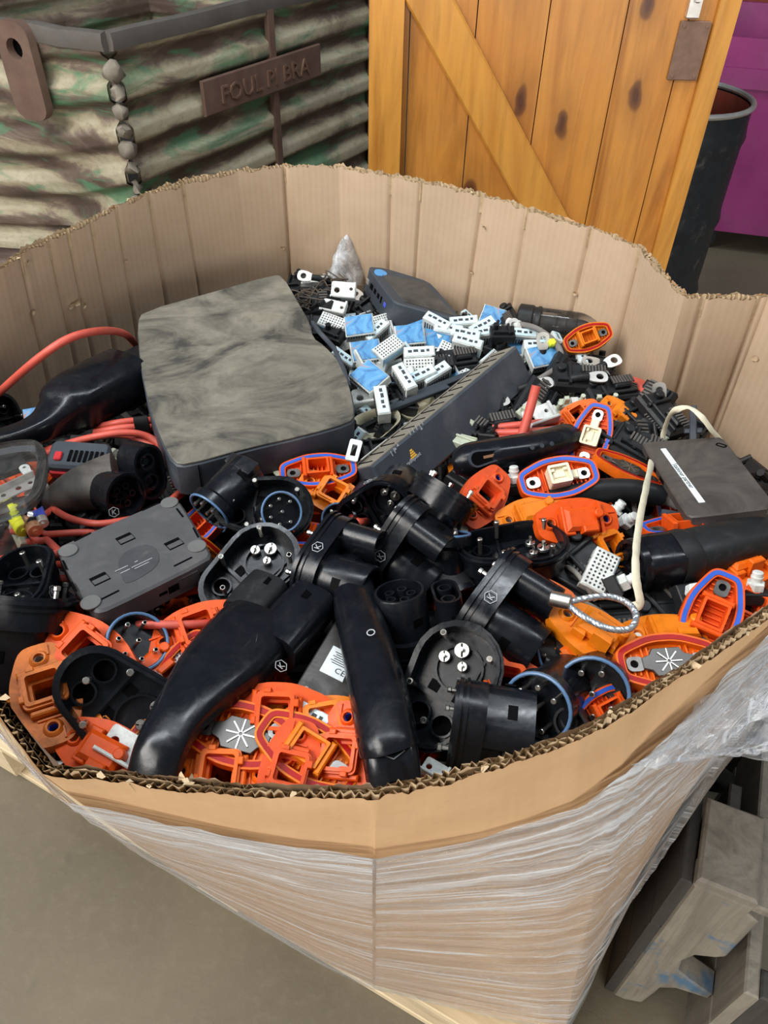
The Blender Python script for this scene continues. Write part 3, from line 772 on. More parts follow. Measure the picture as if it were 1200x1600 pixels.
# ------------------------------------------------------------------ drum and magenta cart
dr = empty('steel_drum', T(0.84, 2.5, 0)); tag(dr, 'open black steel drum with red lining standing behind the pine door', 'drum')
m = MB(); prof = [(0.19, 0.0), (0.205, 0.01)]
for k in range(40):
    z = 0.02+0.85*k/39; r_ = 0.205+0.009*sum(math.exp(-((z-c)/0.012)**2) for c in (0.12, 0.30, 0.55, 0.79)); prof.append((r_, z))
m.lathe(prof, 36, 0, cap1=False); m.build('shell', 'drum', dr)
m = MB(); m.lathe([(0.198, 0.86), (0.198, 0.6), (0.198, 0.05), (0.0, 0.05)], 36, 0, cap0=False, cap1=False); m.build('red_lining', 'drumin', dr)
m = MB(); m.torus(0.205, 0.008, 40, 8, 0, T(0, 0, .87)); m.build('rolled_rim', 'zinc', dr)
m = MB()
for k in range(14):
    a = random.uniform(0, 6.28); r_ = random.uniform(0, .15); m.box(random.uniform(.03, .08), random.uniform(.02, .06), random.uniform(.01, .04), T(r_*math.cos(a), r_*math.sin(a), .74+random.uniform(-.02, .02)) @ Rz(random.uniform(0, 90)) @ Rx(random.uniform(-30, 30)), 0.003)
o = m.build('metal_scrap', 'railmetal', None, mw=T(0.84, 2.5, 0)); o['kind'] = 'stuff'; tag(o, 'grey metal pieces lying inside the open black drum', 'scrap')
ct = empty('metal_cart', T(1.86, 3.62, 0) @ Rz(-14)); tag(ct, 'magenta painted metal cart with rolled top lip behind the black drum', 'cart')
m = MB()
b0 = rrect(1.15, 0.75, 0.05); L = []
for z, s_ in ((0.10, 0.80), (0.69, 1.0), (0.69, 1.04), (0.76, 1.05), (0.76, 1.01), (0.86, 1.03), (0.86, 0.97), (0.15, 0.77)): L.append([(x*s_, y*s_, z) for x, y in b0])
m.loops(L, 0, I4); m.build('tub', 'magenta', ct)
for sx in (-.38, .38):
    for sy in (-.24, .24):
        m = MB(); m.cyl(0.055, -0.02, 0.02, 16, 0, T(sx, sy, .055) @ Rx(90)); m.box(.04, .06, .06, T(sx, sy, .09)); m.build('caster', 'blackmatte', ct)
m = MB(); m.box(0.9, 0.03, 0.5, T(2.1, 4.6, 1.25) @ Rz(-10), .01); m.box(0.9, 0.5, 1.0, T(2.1, 4.9, .5) @ Rz(-10), .01); tag(m.build('storage_crate', 'drumin'), 'dark red crate standing behind the magenta cart', 'crate')

# ------------------------------------------------------------------ weathered pallets at the right
ty = P(1083, 1383, .47); tb = P(1100, 1255, .47)
oy = Vector((tb.x-ty.x, tb.y-ty.y, 0)); Ly = oy.length; oy.normalize(); ox = Vector((oy.y, -oy.x, 0))
base = Vector((ty.x, ty.y, 0))
p2 = Matrix(((ox.x, oy.x, 0, base.x), (ox.y, oy.y, 0, base.y), (0, 0, 1, 0), (0, 0, 0, 1)))
pl2 = empty('weathered_pallet', p2); tag(pl2, 'dirty grey wooden pallet with blue paint smears standing on its side beside the box', 'pallet')
W = 0.075
prof = [(0, 0.0), (0.02, 0.0), (0.045, 0.02), (0.05, 0.075), (0.052, 0.11), (0.07, 0.135), (0.115, 0.150), (0.115, 0.165), (0.075, 0.185), (0.055, 0.20), (0.050, 0.235), (0.060, 0.275), (0.082, 0.295), (W+.016, 0.31), (W+.016, 0.44), (W, 0.45), (W, 0.47), (0, 0.47)]
AX = Matrix(((1, 0, 0, 0), (0, 0, -1, 0), (0, 1, 0, 0), (0, 0, 0, 1)))
m = MB(); m.prism(prof, -0.04, 0, 0.003, 0, AX); m.build('notched_stringer', 'bluewood', pl2)
m = MB(); m.prism(prof, -0.40, -0.36, 0.003, 0, AX); m.build('notched_stringer', 'darkwood', pl2)
for k in range(3):
    m = MB(); m.box(0.016, 0.42, 0.154, T(-0.0085, 0.212, 0.079+k*0.1565), 0.002); m.build('deck_board', 'darkwood', pl2)
m = MB(); m.box(W, Ly, 0.02, T(W/2, Ly/2, .4805), 0.004); m.build('top_board', 'oldwood', pl2)
m = MB(); m.box(0.022, Ly+.01, 0.018, T(W+.012, Ly/2+.01, .462), 0.003); m.build('edge_board', 'oldwood', pl2)
p3 = empty('weathered_pallet', p2 @ T(0.084, 0.07, 0)); tag(p3, 'dark dirty wooden plank frame standing between the blue smeared pallet and the far right one', 'pallet')
for k in range(2):
    m = MB(); m.box(0.020, 0.075, 0.30, T(0.0, 0.04+k*.14, 0.15), 0.003); m.build('upright_board', 'oldwood' if k == 0 else 'darkwood', p3)
m = MB(); m.box(0.014, 0.24, 0.09, T(-0.018, 0.12, 0.05), 0.003); m.build('cross_board', 'darkwood', p3)
p4 = empty('weathered_pallet', p2 @ T(0.128, -0.035, 0)); tag(p4, 'brown grey wooden pallet on edge at the far right edge', 'pallet')
for k in range(2):
    m = MB(); m.box(0.020, 0.46, 0.152, T(0.0, 0.23, 0.078+k*.1555), 0.003); m.build('deck_board', 'oldwood', p4)
for k in range(2):
    m = MB(); m.box(0.09, 0.04, 0.31, T(0.056, 0.022+k*.41, 0.155), 0.003); m.build('stringer', 'darkwood', p4)
p5 = empty('weathered_pallet', p2 @ T(0.02, 0.50, 0)); tag(p5, 'black dirty wooden boards standing behind the blue smeared pallet', 'pallet')
for k in range(4):
    m = MB(); m.box(0.105, 0.02, 0.46, T(k*.11-.02, 0.0, 0.23), 0.003); m.build('upright_board', 'darkwood', p5)
m = MB(); m.box(0.45, 0.04, 0.09, T(.14, 0.03, .40), 0.003); m.build('cross_board', 'darkwood', p5)
# ================================================================== HEAP
# dark mixed scrap filling the box below the countable things
def inside_box(x, y, z, mrg):
    t = (z-0.15)/0.92; n = len(rim); c = False; best = 9
    pts = [bot[i].lerp(rim[i], t) for i in range(n)]
    for i in range(n):
        a, b = pts[i], pts[(i+1) % n]
        if (a.y > y) != (b.y > y) and x < (b.x-a.x)*(y-a.y)/(b.y-a.y)+a.x: c = not c
        ab = Vector((b.x-a.x, b.y-a.y)); ap = Vector((x-a.x, y-a.y)); k = max(0, min(1, ap.dot(ab)/max(1e-9, ab.length_squared)))
        best = min(best, (ap-ab*k).length)
    return c and best > mrg
hm = MB(); NG = 90
gx = [-0.68+1.3*i/NG for i in range(NG+1)]; gy = [0.2+1.15*i/NG for i in range(NG+1)]
idx_ = {}; vs, fs = [], []
for j, y in enumerate(gy):
    for i, x in enumerate(gx):
        z = heapz(x, y)-0.062+0.018*noise.noise((x*14, y*14, 0))+0.012*noise.noise((x*45, y*45, 5))
        if inside_box(x, y, z, 0.014): idx_[(i, j)] = len(vs); vs.append((x, y, z))
for j in range(NG):
    for i in range(NG):
        k = [(i, j), (i+1, j), (i+1, j+1), (i, j+1)]
        if all(q in idx_ for q in k): fs.append(tuple(idx_[q] for q in k))
hm.add(vs, fs)
n = 0
while n < 2600:
    x, y = random.uniform(-.66, .6), random.uniform(.22, 1.3); z = heapz(x, y)-0.052+random.uniform(-.012, .008)
    if not inside_box(x, y, z, 0.02): continue
    n += 1; s_ = random.uniform(.005, .015)
    Mx = T(x, y, z) @ Rz(random.uniform(0, 360)) @ Rx(random.uniform(-70, 70))
    if random.random() < .6: hm.box(s_*2, s_*random.uniform(.4, 1.2), s_*random.uniform(.3, .8), Mx)
    else: hm.cyl(s_*.4, -s_, s_, 8, 0, Mx)
o = hm.build('mixed_scrap', 'heap', None, 35); o['kind'] = 'stuff'
tag(o, 'black plastic scrap seen in the gaps under the connectors', 'scrap')

LAND = []       # landmarks for telling look-alikes apart
def land(phrase, u, v): LAND.append((phrase, u, v))

# ------------------------------------------------------------------ orange connector covers
CO = chaikin([(-.038, -.008), (-.033, -.0135), (-.011, -.0215), (.011, -.0215), (.033, -.0135), (.038, -.008), (.038, .008), (.033, .0135), (.011, .0215), (-.011, .0215), (-.033, .0135), (-.038, .008)], 2, .2)
def cover_top(col, socket=True):
    r = empty('connector_cover')
    sq = rrect(.0195, .0195, .002)
    h1, h2 = circ(.0034, 14, -.0262, 0), circ(.0034, 14, .0262, 0)
    m = MB(); m.plate(CO, ([sq] if socket else [])+[h1, h2], -.0035, 0)
    m.plate(CO, [inset2(CO, .0018)], -.0095, -.0030)
    for k in (-1, 1): m.box(.008, .0012, .0016, T(k*.0315, .006, .0006)); m.box(.0012, .016, .0018, T(k*.0195, 0, .0006))
    m.build('body', col, r)
    for sx in (-1, 1):
        m = MB(); m.lathe([(.0034, -.003), (.0034, .0020), (.0046, .0024), (.0060, .0008), (.0064, 0), (.0064, -.0008)], 18, 0, T(sx*.0262, 0, 0), False, False)
        m.build('screw_collar', col, r)
        m = MB(); m.lathe([(.0033, -.0068), (.0033, -.001), (.0030, -.001), (.0030, -.0068)], 14, 0, T(sx*.0262, 0, 0), False, False); m.build('eyelet', 'bluegasket' if sx > 0 else 'zinc', r)
    m = MB()
    if socket:
        m.plate(rrect(.0245, .0245, .003), [sq], 0, .0105)
        m.plate(rrect(.0275, .0275, .004), [rrect(.0240, .0240, .003)], .0060, .0085)
        m.plate(rrect(.0190, .0190, .001), [rrect(.0150, .0150, .001)], -.007, .0015)
        for a in range(4): m.box(.0035, .0050, .011, Rz(a*90) @ T(.0137, .0060, .0055), .0005)
        m.box(.004, .030, .006, T(-.0150, 0, .003), .001); m.box(.004, .022, .006, T(.0155, 0, .003), .001)
    else:
        m.box(.030, .020, .012, T(0, 0, .006), .003); m.box(.010, .026, .008, T(-.012, 0, .004), .001); m.cyl(.0042, 0, .016, 14, 0, T(.014, .003, 0), .001)
        m.box(.014, .006, .016, T(.004, -.010, .008), .001); m.box(.003, .030, .005, T(.020, 0, .0025))
    m.build('socket_frame' if socket else 'clip_block', col, r)
    return r
def cover_in(col, gk, block, star=False):
    r = empty('connector_cover')
    m = MB(); i1, i2, i3 = inset2(CO, .0014), inset2(CO, .0050), inset2(CO, .0062)
    m.plate(CO, [], -.0100, -.0075); m.plate(CO, [i1], -.008, .0); m.plate(i2, [i3], -.008, -.0006)
    for k in range(-7, 8):
        if abs(k) > 2 or not (block or star): m.box(.0012, .026 if abs(k) < 5 else .016, .0035, T(k*.0042, 0, -.0062))
    if not block and not star:
        m.plate(rrect(.022, .020, .001), [rrect(.018, .016, .001)], -.0075, .0065)
        m.box(.004, .024, .014, T(-.013, 0, .0), .001); m.box(.004, .024, .012, T(.013, 0, -.001), .001)
    # socket box hanging on the hidden side
    m.box(.0250, .0250, .011, T(0, 0, -.0150), .001)
    m.build('body', col, r)
    m = MB(); m.plate(i1, [i2], -.004, -.0004+.0004); m.build('seal', gk, r)
    for sx in (-1, 1):
        m = MB(); m.plate(rrect(.013, .011, .004), [circ(.0030, 12, sx*.001, 0)], -.005, -.0022, 0, T(sx*.0240, 0, 0))
        m.cyl(.0028, -.0052, -.004, 10, 1, T(sx*.025, 0, 0)); m.cyl(.0052, -.0022, -.0012, 14, 0, T(sx*.025, 0, 0)) if False else None
        m.build('terminal_plate', ['darksteel' if not block else 'zinc', 'void'], r)
    if block:
        m = MB(); m.plate(rrect(.0205, .0190, .002), [rrect(.0160, .0140, .001)], -.006, .0085, 0)
        m.box(.0165, .0145, .0100, T(0, 0, -.0005), .0008); m.box(.011, .006, .0012, T(0, 0, .0050), .0004); m.box(.0035, .0028, .006, T(-.006, .0045, .004)); m.box(.0035, .0028, .006, T(.006, .0045, .004))
        m.box(.011, .009, .006, T(.0135, 0, -.002), .001)
        m.build('terminal_block', 'cream', r)
    if star:
        m = MB(); o = [(-.013, -.006), (-.010, -.0105), (.010, -.0105), (.013, -.006), (.019, -.004), (.019, .004), (.013, .006), (.010, .0105), (-.010, .0105), (-.013, .006), (-.019, .004), (-.019, -.004)]
        m.prism(o, -.005, -.0012, .0004); pl_ = m.build('contact_plate', 'contact', r)
        m = MB()
        for a in range(8): m.box(.0085, .0009, .0008, Rz(a*45) @ T(.0055, 0, -.0008))
        m.build('star_mark', 'steel', pl_)
    return r
CK = {
 'top_red': lambda: cover_top('or_red'), 'top_mid': lambda: cover_top('or_mid'), 'top_amber': lambda: cover_top('or_amber'), 'top_dirty': lambda: cover_top('or_dirty'), 'top_salmon': lambda: cover_top('or_salmon'),
 'clip_amber': lambda: cover_top('or_amber', False), 'clip_mid': lambda: cover_top('or_mid', False), 'clip_red': lambda: cover_top('or_red', False),
 'blue_block': lambda: cover_in('or_red', 'bluegasket', True), 'blue_open': lambda: cover_in('or_red', 'bluegasket', False),
 'red_star': lambda: cover_in('or_mid', 'redgasket', False, True), 'red_open': lambda: cover_in('or_amber', 'redgasket', False)}
DESC = {'top_red': 'red-orange cover with square socket', 'top_mid': 'orange cover with square socket', 'top_amber': 'amber cover with square socket', 'top_dirty': 'grimy amber cover with square socket', 'top_salmon': 'salmon orange cover with round holes',
 'clip_amber': 'amber cover with clip block', 'clip_mid': 'orange cover with clip block', 'clip_red': 'red-orange cover with clip block', 'blue_block': 'blue-sealed orange cover with cream block',
 'blue_open': 'blue-sealed orange cover', 'red_star': 'red-sealed orange cover with metal star plate', 'red_open': 'red-sealed amber cover'}
COVG = 'orange connector covers heaped in the box'
def cover(kind, u, v, ang, lift=0.0, N=(0, 0, 1), camn=None, label=None, s=1.0):
    s *= 1.06
    o = inst('cv_'+kind, CK[kind], pose(u, v, lift, ang, N, camn) @ Matrix.Scale(s, 4))
    tag(o, label or '', 'connector cover', COVG)
    if not label: AUTO.append((o, DESC[kind], u, v))
    return o
AUTO = []

# ------------------------------------------------------------------ black connector housings
def emblem(m, s, Mx, mat=0):
    h = [(s*math.cos(R(30+60*i)), s*math.sin(R(30+60*i))) for i in range(6)]
    m.plate(h, [inset2(h, s*.09)], 0, .0003, mat, Mx)
    m.box(s*.12, s*.9, .0003, Mx @ T(-s*.25, 0, .00015), 0, mat)
    for a in (45, -45): m.box(s*.7, s*.12, .0003, Mx @ T(s*.08, math.copysign(s*.22, a), .00015) @ Rz(a), 0, mat)
def screw_bm(m, L, Mx, r=.0016):
    m.cyl(r, 0, L, 8, 0, Mx); m.cyl(r*1.4, L*.80, L, 8, 0, Mx, r*.3)
HO = hull2(-.013, .0275, .021, .0215, 12)
def slotted(r_, Mx, name, parent):
    m = MB(); m.cyl(r_, 0, .003, 16, 0, Mx, .0004); m.cyl(r_*.3, .003, .008, 8, 0, Mx); m.build(name, 'steel', parent)
    m = MB(); m.box(r_*1.7, r_*.22, .0005, Mx @ T(0, 0, .0031)); return m
def window(m, w, h, Mx, mat=1): m.box(w, h, .0012, Mx, 0, mat)
def housing(v=0):
    r = empty('connector_housing'); bl = 'black' if v != 2 else 'blackmatte'
    m = MB(); i = inset2(HO, .0022); fl_ = inset2(HO, -.0022)
    m.plate(HO, [i], -.020, .0, 0); m.plate(fl_, [inset2(HO, .0004)], -.0045, -.0022); m.plate(inset2(HO, -.0012), [inset2(HO, .0004)], -.0085, -.0065)
    m.plate(inset2(HO, .001), [circ(.0065, 14, .0235, .0085), circ(.0065, 14, .0235, -.0085)], -.020, -.0165)
    # ribs and wells on the recessed floor
    for s_ in (-1, 1):
        m.lathe([(.0078, -.0165), (.0078, -.0125), (.0064, -.0125), (.0064, -.0165)], 16, 0, T(.0235, s_*.0085, 0), False, False)
        m.cyl(.0064, -.0200, -.0190, 14, 1, T(.0235, s_*.0085, 0))
    m.box(.0022, .044, .004, T(.010, 0, -.0150)); m.box(.030, .0018, .003, T(-.010, .012, -.0152)); m.lathe([(.016, -.0165), (.016, -.013), (.0145, -.013), (.0145, -.0165)], 24, 0, T(-.013, 0, 0), False, False)
    for (x, y) in ((.004, .009), (.004, -.009), (-.004, .020)): m.box(.007, .007, .0012, T(x, y, -.0162), 0, 1)
    sh = m.build('shell', [bl, 'void'], r)
    m = MB(); emblem(m, .0050, T(-.004, -.0276, -.0122) @ Rx(90)); m.build('emblem', 'print', sh)
    # big round socket tube and the twin socket tube under the floor
    m = MB(); m.lathe([(.0215, -.019), (.0215, -.056), (.0205, -.0575), (.0185, -.0575), (.0180, -.040), (.0180, -.030)], 28, 0, T(-.0145, 0, 0), False, False)
    m.cyl(.0181, -.041, -.039, 24, 1, T(-.0145, 0, 0))
    for a in (60, 150, 240, 330): window(m, .007, .009, T(-.0145, 0, -.036) @ Rz(a) @ T(.0212, 0, 0) @ Ry(90))
    for k in range(5): m.lathe([(.0042, -.041), (.0042, -.054), (.0030, -.054), (.0030, -.041)], 10, 0, T(-.0145+.0095*math.cos(R(72*k)), .0095*math.sin(R(72*k)), 0), False, False)
    m.build('round_socket', [bl, 'void'], r)
    tw = hull2(-.0095, .0112, .0095, .0112, 8); tw = [(-y, x) for x, y in tw]
    m = MB(); Mx = T(.0235, 0, 0)
    ar = [(x, y) for x, y in tw]
    m.plate(ar, [inset2(ar, .002)], -.050, -.018, 0, Mx); m.plate(inset2(ar, .001), [], -.036, -.034, 0, Mx)
    for s_ in (-1, 1): m.lathe([(.0062, -.036), (.0062, -.048), (.0045, -.048), (.0045, -.036)], 12, 0, Mx @ T(0, s_*.0095, 0), False, False)
    window(m, .006, .009, Mx @ T(.0111, 0, -.036) @ Ry(90)); window(m, .006, .007, Mx @ T(.0025, .0206, -.034) @ Rx(90))
    m.build('twin_socket', [bl, 'void'], r)
    for k, (x, y) in enumerate(((-.030, .018), (-.030, -.018), (.012, .021), (.012, -.021), (.030, 0.0))):
        m = MB(); screw_bm(m, .014+.002*(k % 2), T(x*.88, y*.92, -.009)); m.build('screw', 'steel', r)
    for (x, y, rr) in ((-.0240, -.004, .0052), (-.0150, -.012, .0040), (-.0150, .0015, .0034)):
        m = slotted(rr, T(x, y, -.0135) @ Rz(30), 'terminal_disc', r); m.build('slot', 'void', r.children[-1])
    return r
def round_socket(v=0):
    r = empty('round_socket_head'); m = MB()
    m.lathe([(.0160, -.052), (.0175, -.050), (.0175, -.010), (.0205, -.007), (.0205, 0), (.0190, .0005), (.0178, 0), (.0178, -.008), (.0, -.008)], 28, 0, I4, True, False)
    m.box(.016, .036, .014, T(.006, 0, -.045), .001); m.box(.010, .020, .012, T(-.012, 0, -.048), .001)
    window(m, .008, .010, T(0, 0, -.038) @ Rz(60) @ T(.0173, 0, 0) @ Ry(90)); window(m, .008, .010, T(0, 0, -.038) @ Rz(190) @ T(.0173, 0, 0) @ Ry(90))
    m.build('shell', ['black', 'void'], r)
    m = MB(); m.torus(.0193, .0011, 30, 8, 0, T(0, 0, .0008)); m.build('seal_ring', 'ring', r)
    for k in range(7):
        a = R(51.4*k); rr = .0125 if k else 0
        m = MB(); screw_bm(m, .013, T(rr*math.cos(a), rr*math.sin(a), -.0085), .0012); m.build('pin', 'steel', r)
    return r
HG = 'black connector housings heaped in the box'
def hous(u, v, ang, lift=0.0, N=(0, 0, 1), camn=None, label=None, kind='h', s=1.0):
    fn = {'h': lambda: housing(0), 'm': lambda: housing(2), 'r': round_socket}[kind]
    o = inst('hs_'+kind, fn, pose(u, v, lift, ang, N, camn) @ Matrix.Scale(s, 4))
    tag(o, label or '', 'connector', HG if kind != 'r' else 'black round socket heads heaped in the box')
    if not label: AUTO.append((o, {'h': 'glossy black connector housing', 'm': 'matte black connector housing', 'r': 'small black round socket head'}[kind], u, v))
    return o
# ------------------------------------------------------------------ small white and blue modules
def module(kind):
    r = empty('relay_module')
    if kind == 'label':
        m = MB(); m.box(.032, .012, .018, T(0, 0, 0), .0012); m.build('case', 'white', r)
        m = MB(); m.box(.0295, .0098, .0006, T(0, 0, .0090)); lb = m.build('printed_label', 'whitelabel', r)
        m = MB()
        for k, (x, w_) in enumerate(((-.010, .004), (-.004, .005), (.003, .004), (.0085, .003))): m.box(w_, .0030, .0002, T(x, .0005*(k % 2), .0094))
        m.build('print_marks', 'ink', lb)
        m = MB()
        for k in range(9): m.box(.0012, .0006, .010, T(-.012+k*.003, -.0062, -.002))
        m.build('contact_row', 'ink', r)
    elif kind == 'grid':
        m = MB(); m.box(.034, .020, .016, I4, .0012); m.build('case', 'white', r)
        m = MB()
        for a in range(9):
            for b in range(5): m.cyl(.0010, .0079, .0082, 6, 0, T(-.0135+a*.0034, -.007+b*.0035, 0))
        m.build('contact_grid', 'ink', r)
        m = MB(); m.box(.030, .006, .0006, T(0, -.0102, .002) @ Rx(90)); m.build('printed_label', 'paleblue', r)
    elif kind == 'blue':
        m = MB(); m.box(.036, .030, .013, I4, .0012); m.build('case', 'white', r)
        m = MB(); m.box(.0335, .0275, .0012, T(0, 0, .0066), .0004); m.build('blue_face', 'blue', r)
        m = MB()
        for k in range(10): m.box(.0016, .002, .0035, T(-.015+k*.0033, -.0148, .003))
        m.build('pin_row', 'ink', r)
    elif kind == 'brk':
        m = MB(); m.plate(rrect(.034, .024, .003), [circ(.004, 12, -.009, 0), circ(.0025, 10, .010, .003)], 0, .003); m.box(.034, .003, .014, T(0, -.011, .006), .001); m.box(.003, .022, .010, T(.015, 0, .004), .0008)
        m.build('bracket_plate', 'white', r)
    elif kind == 'green':
        m = MB(); m.box(.034, .014, .010, I4, .001); m.box(.006, .006, .018, T(-.010, 0, .006), .001); m.cyl(.003, 0, .016, 10, 0, T(.010, .001, 0)); m.build('case', 'greenish', r)
        m = MB(); m.box(.010, .015, .004, T(.002, 0, .004), .0006); m.build('contact_strip', 'zinc', r)
    elif kind == 'bolt':
        m = MB(); m.cyl(.0085, -.004, .004, 6, 0, I4, .0008); m.cyl(.0048, .003, .014, 14, 0, I4, .0006); m.cyl(.0055, .008, .0095, 14, 0); m.build('hex_body', 'white', r)
        m = MB(); m.box(.026, .020, .012, T(0, 0, -.010), .001); m.build('base_block', 'blackmatte', r)
        m = MB(); m.box(.006, .0025, .001, T(.009, .007, -.0038)); m.build('green_mark', 'greenled', r)
    elif kind == 'dark':
        m = MB(); m.box(.034, .024, .012, I4, .0015); m.box(.028, .003, .018, T(0, -.007, .003), .0008); m.box(.003, .020, .018, T(.008, 0, .003), .0008); m.cyl(.004, 0, .014, 10, 0, T(-.010, .005, 0))
        m.build('case', 'blackmatte', r)
        m = MB()
        for k in range(6): m.box(.002, .008, .002, T(-.012+k*.004, .0115, .004))
        m.build('terminal_row', 'dustblack', r)
    elif kind == 'cover':
        m = MB(); m.box(.066, .040, .016, I4, .003); m.box(.060, .004, .022, T(0, -.012, .002), .001); m.box(.004, .036, .022, T(-.014, 0, .002), .001); m.box(.022, .018, .008, T(.014, .004, .010), .002)
        m.cyl(.006, .006, .014, 12, 0, T(-.024, .008, 0), .001); m.build('case', 'blackmatte', r)
        m = MB()
        for k in range(8): m.box(.0022, .012, .002, T(.002+k*.004, .006, .0145))
        m.build('grip_ribs', 'dustblack', r)
    elif kind == 'lug':
        m = MB(); m.plate(chaikin([(-.012, -.0065), (.006, -.0095), (.014, -.0065), (.014, .0065), (.006, .0095), (-.012, .0065)], 2), [circ(.0048, 14, .004, 0)], 0, .0022); m.build('ring_tongue', 'zinc', r)
        m = MB(); m.tube([(-.010, 0, .001), (-.022, 0, .001), (-.030, .002, -.004)], .0052, 10); m.build('crimp_sleeve', 'blackmatte', r)
    return r
MDESC = {'label': ('white labelled relay module', 'relay module', 'white relay modules in the heap'), 'grid': ('white contact block with dotted face', 'terminal block', 'white contact blocks in the heap'),
 'blue': ('blue-faced white module', 'relay module', 'blue faced modules in the heap'), 'brk': ('dirty white plastic bracket', 'bracket', 'white plastic brackets in the heap'),
 'green': ('pale green plastic terminal piece', 'terminal block', 'pale green terminal pieces'), 'bolt': ('white hex gland on black block', 'cable gland', 'white hex glands in the heap'),
 'dark': ('small black plastic terminal piece', 'connector part', 'small black terminal pieces'), 'cover': ('ribbed black plastic terminal cover', 'terminal cover', 'black ribbed terminal covers'), 'lug': ('flat metal ring lug', 'cable lug', 'metal ring lugs in the heap')}
MNAME = {'label': 'relay_module', 'grid': 'contact_block', 'blue': 'blue_module', 'brk': 'plastic_bracket', 'green': 'terminal_piece', 'bolt': 'hex_gland', 'dark': 'terminal_piece', 'cover': 'terminal_cover', 'lug': 'ring_lug'}
def mod(kind, u, v, ang, lift=0.0, N=(0, 0, 1), camn=None, label=None, s=1.0):
    o = inst('md_'+kind, lambda: module(kind), pose(u, v, lift, ang, N, camn) @ Matrix.Scale(s, 4))
    o.name = MNAME[kind]; d, c, g_ = MDESC[kind]; tag(o, label or '', c, g_)
    if not label: AUTO.append((o, d, u, v))
    return o
# ------------------------------------------------------------------ charger guns, tubes
def PT(q): return HP(q[0], q[1], q[2])
def loft(spec, n=24, mats=('black',), name='body', parent=None, expo=2.3, ref=(0, 0, 1), steps=6, cap=True, squash=1.0):
    """spec rows: (u, v, lift, radius in photo pixels)"""
    pts = [PT(q) for q in spec]; rs = [m_px(q[3], p) for q, p in zip(spec, pts)]
    sp = spline(pts, steps); sr = spline([(r_, 0, 0) for r_ in rs], steps)
    o0 = sp[0] if parent is None else None
    rr = [(q.x, q.x*squash) for q in sr]
    # rounded ends
    m = MB(); m.tube(sp, rr, n, ref=ref, cap=cap, expo=expo)
    return m, sp, rr
def place(m, name, mats, root):
    inv = root.matrix_world.inverted(); m.v = [tuple(inv @ Vector(q)) for q in m.v]; return m.build(name, mats, root, 42)
def at_root(name, q): return empty(name, T(*q))
def dirframe(o, z, x=None):
    z = Vector(z).normalized(); x = Vector(x) if x is not None else z.orthogonal(); x = (x-z*x.dot(z)).normalized(); y = z.cross(x)
    return Matrix(((x.x, y.x, z.x, o[0]), (x.y, y.y, z.y, o[1]), (x.z, y.z, z.z, o[2]), (0, 0, 0, 1)))

# thick front tube
r = at_root('charging_connector', PT((590, 1050, 0))); tag(r, 'long thick black tapered handle tube running down to the front rim', 'charging connector'); land('thick front tube', 590, 1060)
m, sp, rr = loft([(537, 862, .030, 14), (540, 872, .032, 24), (546, 896, .035, 30), (560, 960, .042, 37), (580, 1035, .048, 43), (596, 1105, .050, 47), (606, 1160, .048, 48), (608, 1170, .047, 47.5)], squash=0.95, expo=2.2)
place(m, 'handle', 'black', r)
m, sp, rr = loft([(607, 1160, .046, 43), (612, 1195, .041, 43), (619, 1250, .025, 42)], n=28, expo=4.0, squash=.8)
c_ = place(m, 'collar', 'black', r)
def surf(u, v, lift): return HP(u, v, lift)
ax_ = (PT((612, 1195, .041))-PT((600, 1110, .05))).normalized()
def patch(u, v, rr_px, lift, axis):
    """frame on the camera side of a tube"""
    p = HP(u, v, lift); vw = (CAM-p).normalized(); z = (vw-axis*vw.dot(axis)).normalized(); return dirframe(p+z*m_px(rr_px*1.05, p), z, axis)
Mx = patch(618, 1205, 43*.80, .041, ax_); m = MB(); m.box(.014, .010, .002, Mx @ T(0.006, 0, 0)); place(m, 'window', 'void', r)
m = MB(); h = [(.010*math.cos(R(60*i)), .010*math.sin(R(60*i))) for i in range(6)]; m.plate(h, [inset2(h, .0007)], 0, .0006, 0, Mx @ T(-.012, 0, 0)); place(m, 'hexagon_mark', 'greycase', r)
ax_ = (PT((590, 1080, .05))-PT((575, 1010, .048))).normalized()
Mx = patch(587, 1022, 46, .046, ax_); m = MB(); m.plate(circ(.0035, 18), [circ(.0026, 18)], 0, .0004, 0, Mx); place(m, 'ring_mark', 'print', r)

# bent handle gun at the front left
r = at_root('charging_connector', PT((350, 1050, 0))); tag(r, 'large bent black charging gun with curved handle leaning on the front rim', 'charging connector'); land('bent charging gun', 340, 1080)
m, sp, rr = loft([(238, 1222, .035, 41), (250, 1175, .045, 42), (272, 1130, .050, 43), (300, 1092, .050, 50), (330, 1060, .045, 62), (362, 1028, .040, 68), (392, 996, .036, 68), (408, 980, .033, 66)], n=30, expo=2.6, squash=.62)
b_ = place(m, 'body', 'black', r)
m, sp, rr = loft([(380, 965, .036, 36), (400, 940, .036, 36), (422, 915, .036, 34)], n=24, expo=3.2, squash=.8); place(m, 'small_socket', 'blackmatte', r)
m, sp, rr = loft([(425, 1015, .036, 42), (458, 975, .036, 42), (490, 938, .034, 39)], n=26, expo=3.0, squash=.85); place(m, 'large_socket', 'black', r)
ax_ = (PT((494, 938, .026))-PT((430, 1015, .03))).normalized()
Mx = patch(466, 950, 34, .036, ax_); m = MB(); m.box(.008, .010, .003, Mx); place(m, 'window', 'void', r)
Mx = patch(408, 925, 28, .036, ax_); m = MB(); m.box(.008, .009, .003, Mx); place(m, 'window', 'void', r)
Mx = patch(425, 1058, 36, .034, ax_); m = MB(); emblem(m, .0055, Mx); place(m, 'emblem', 'print', r)
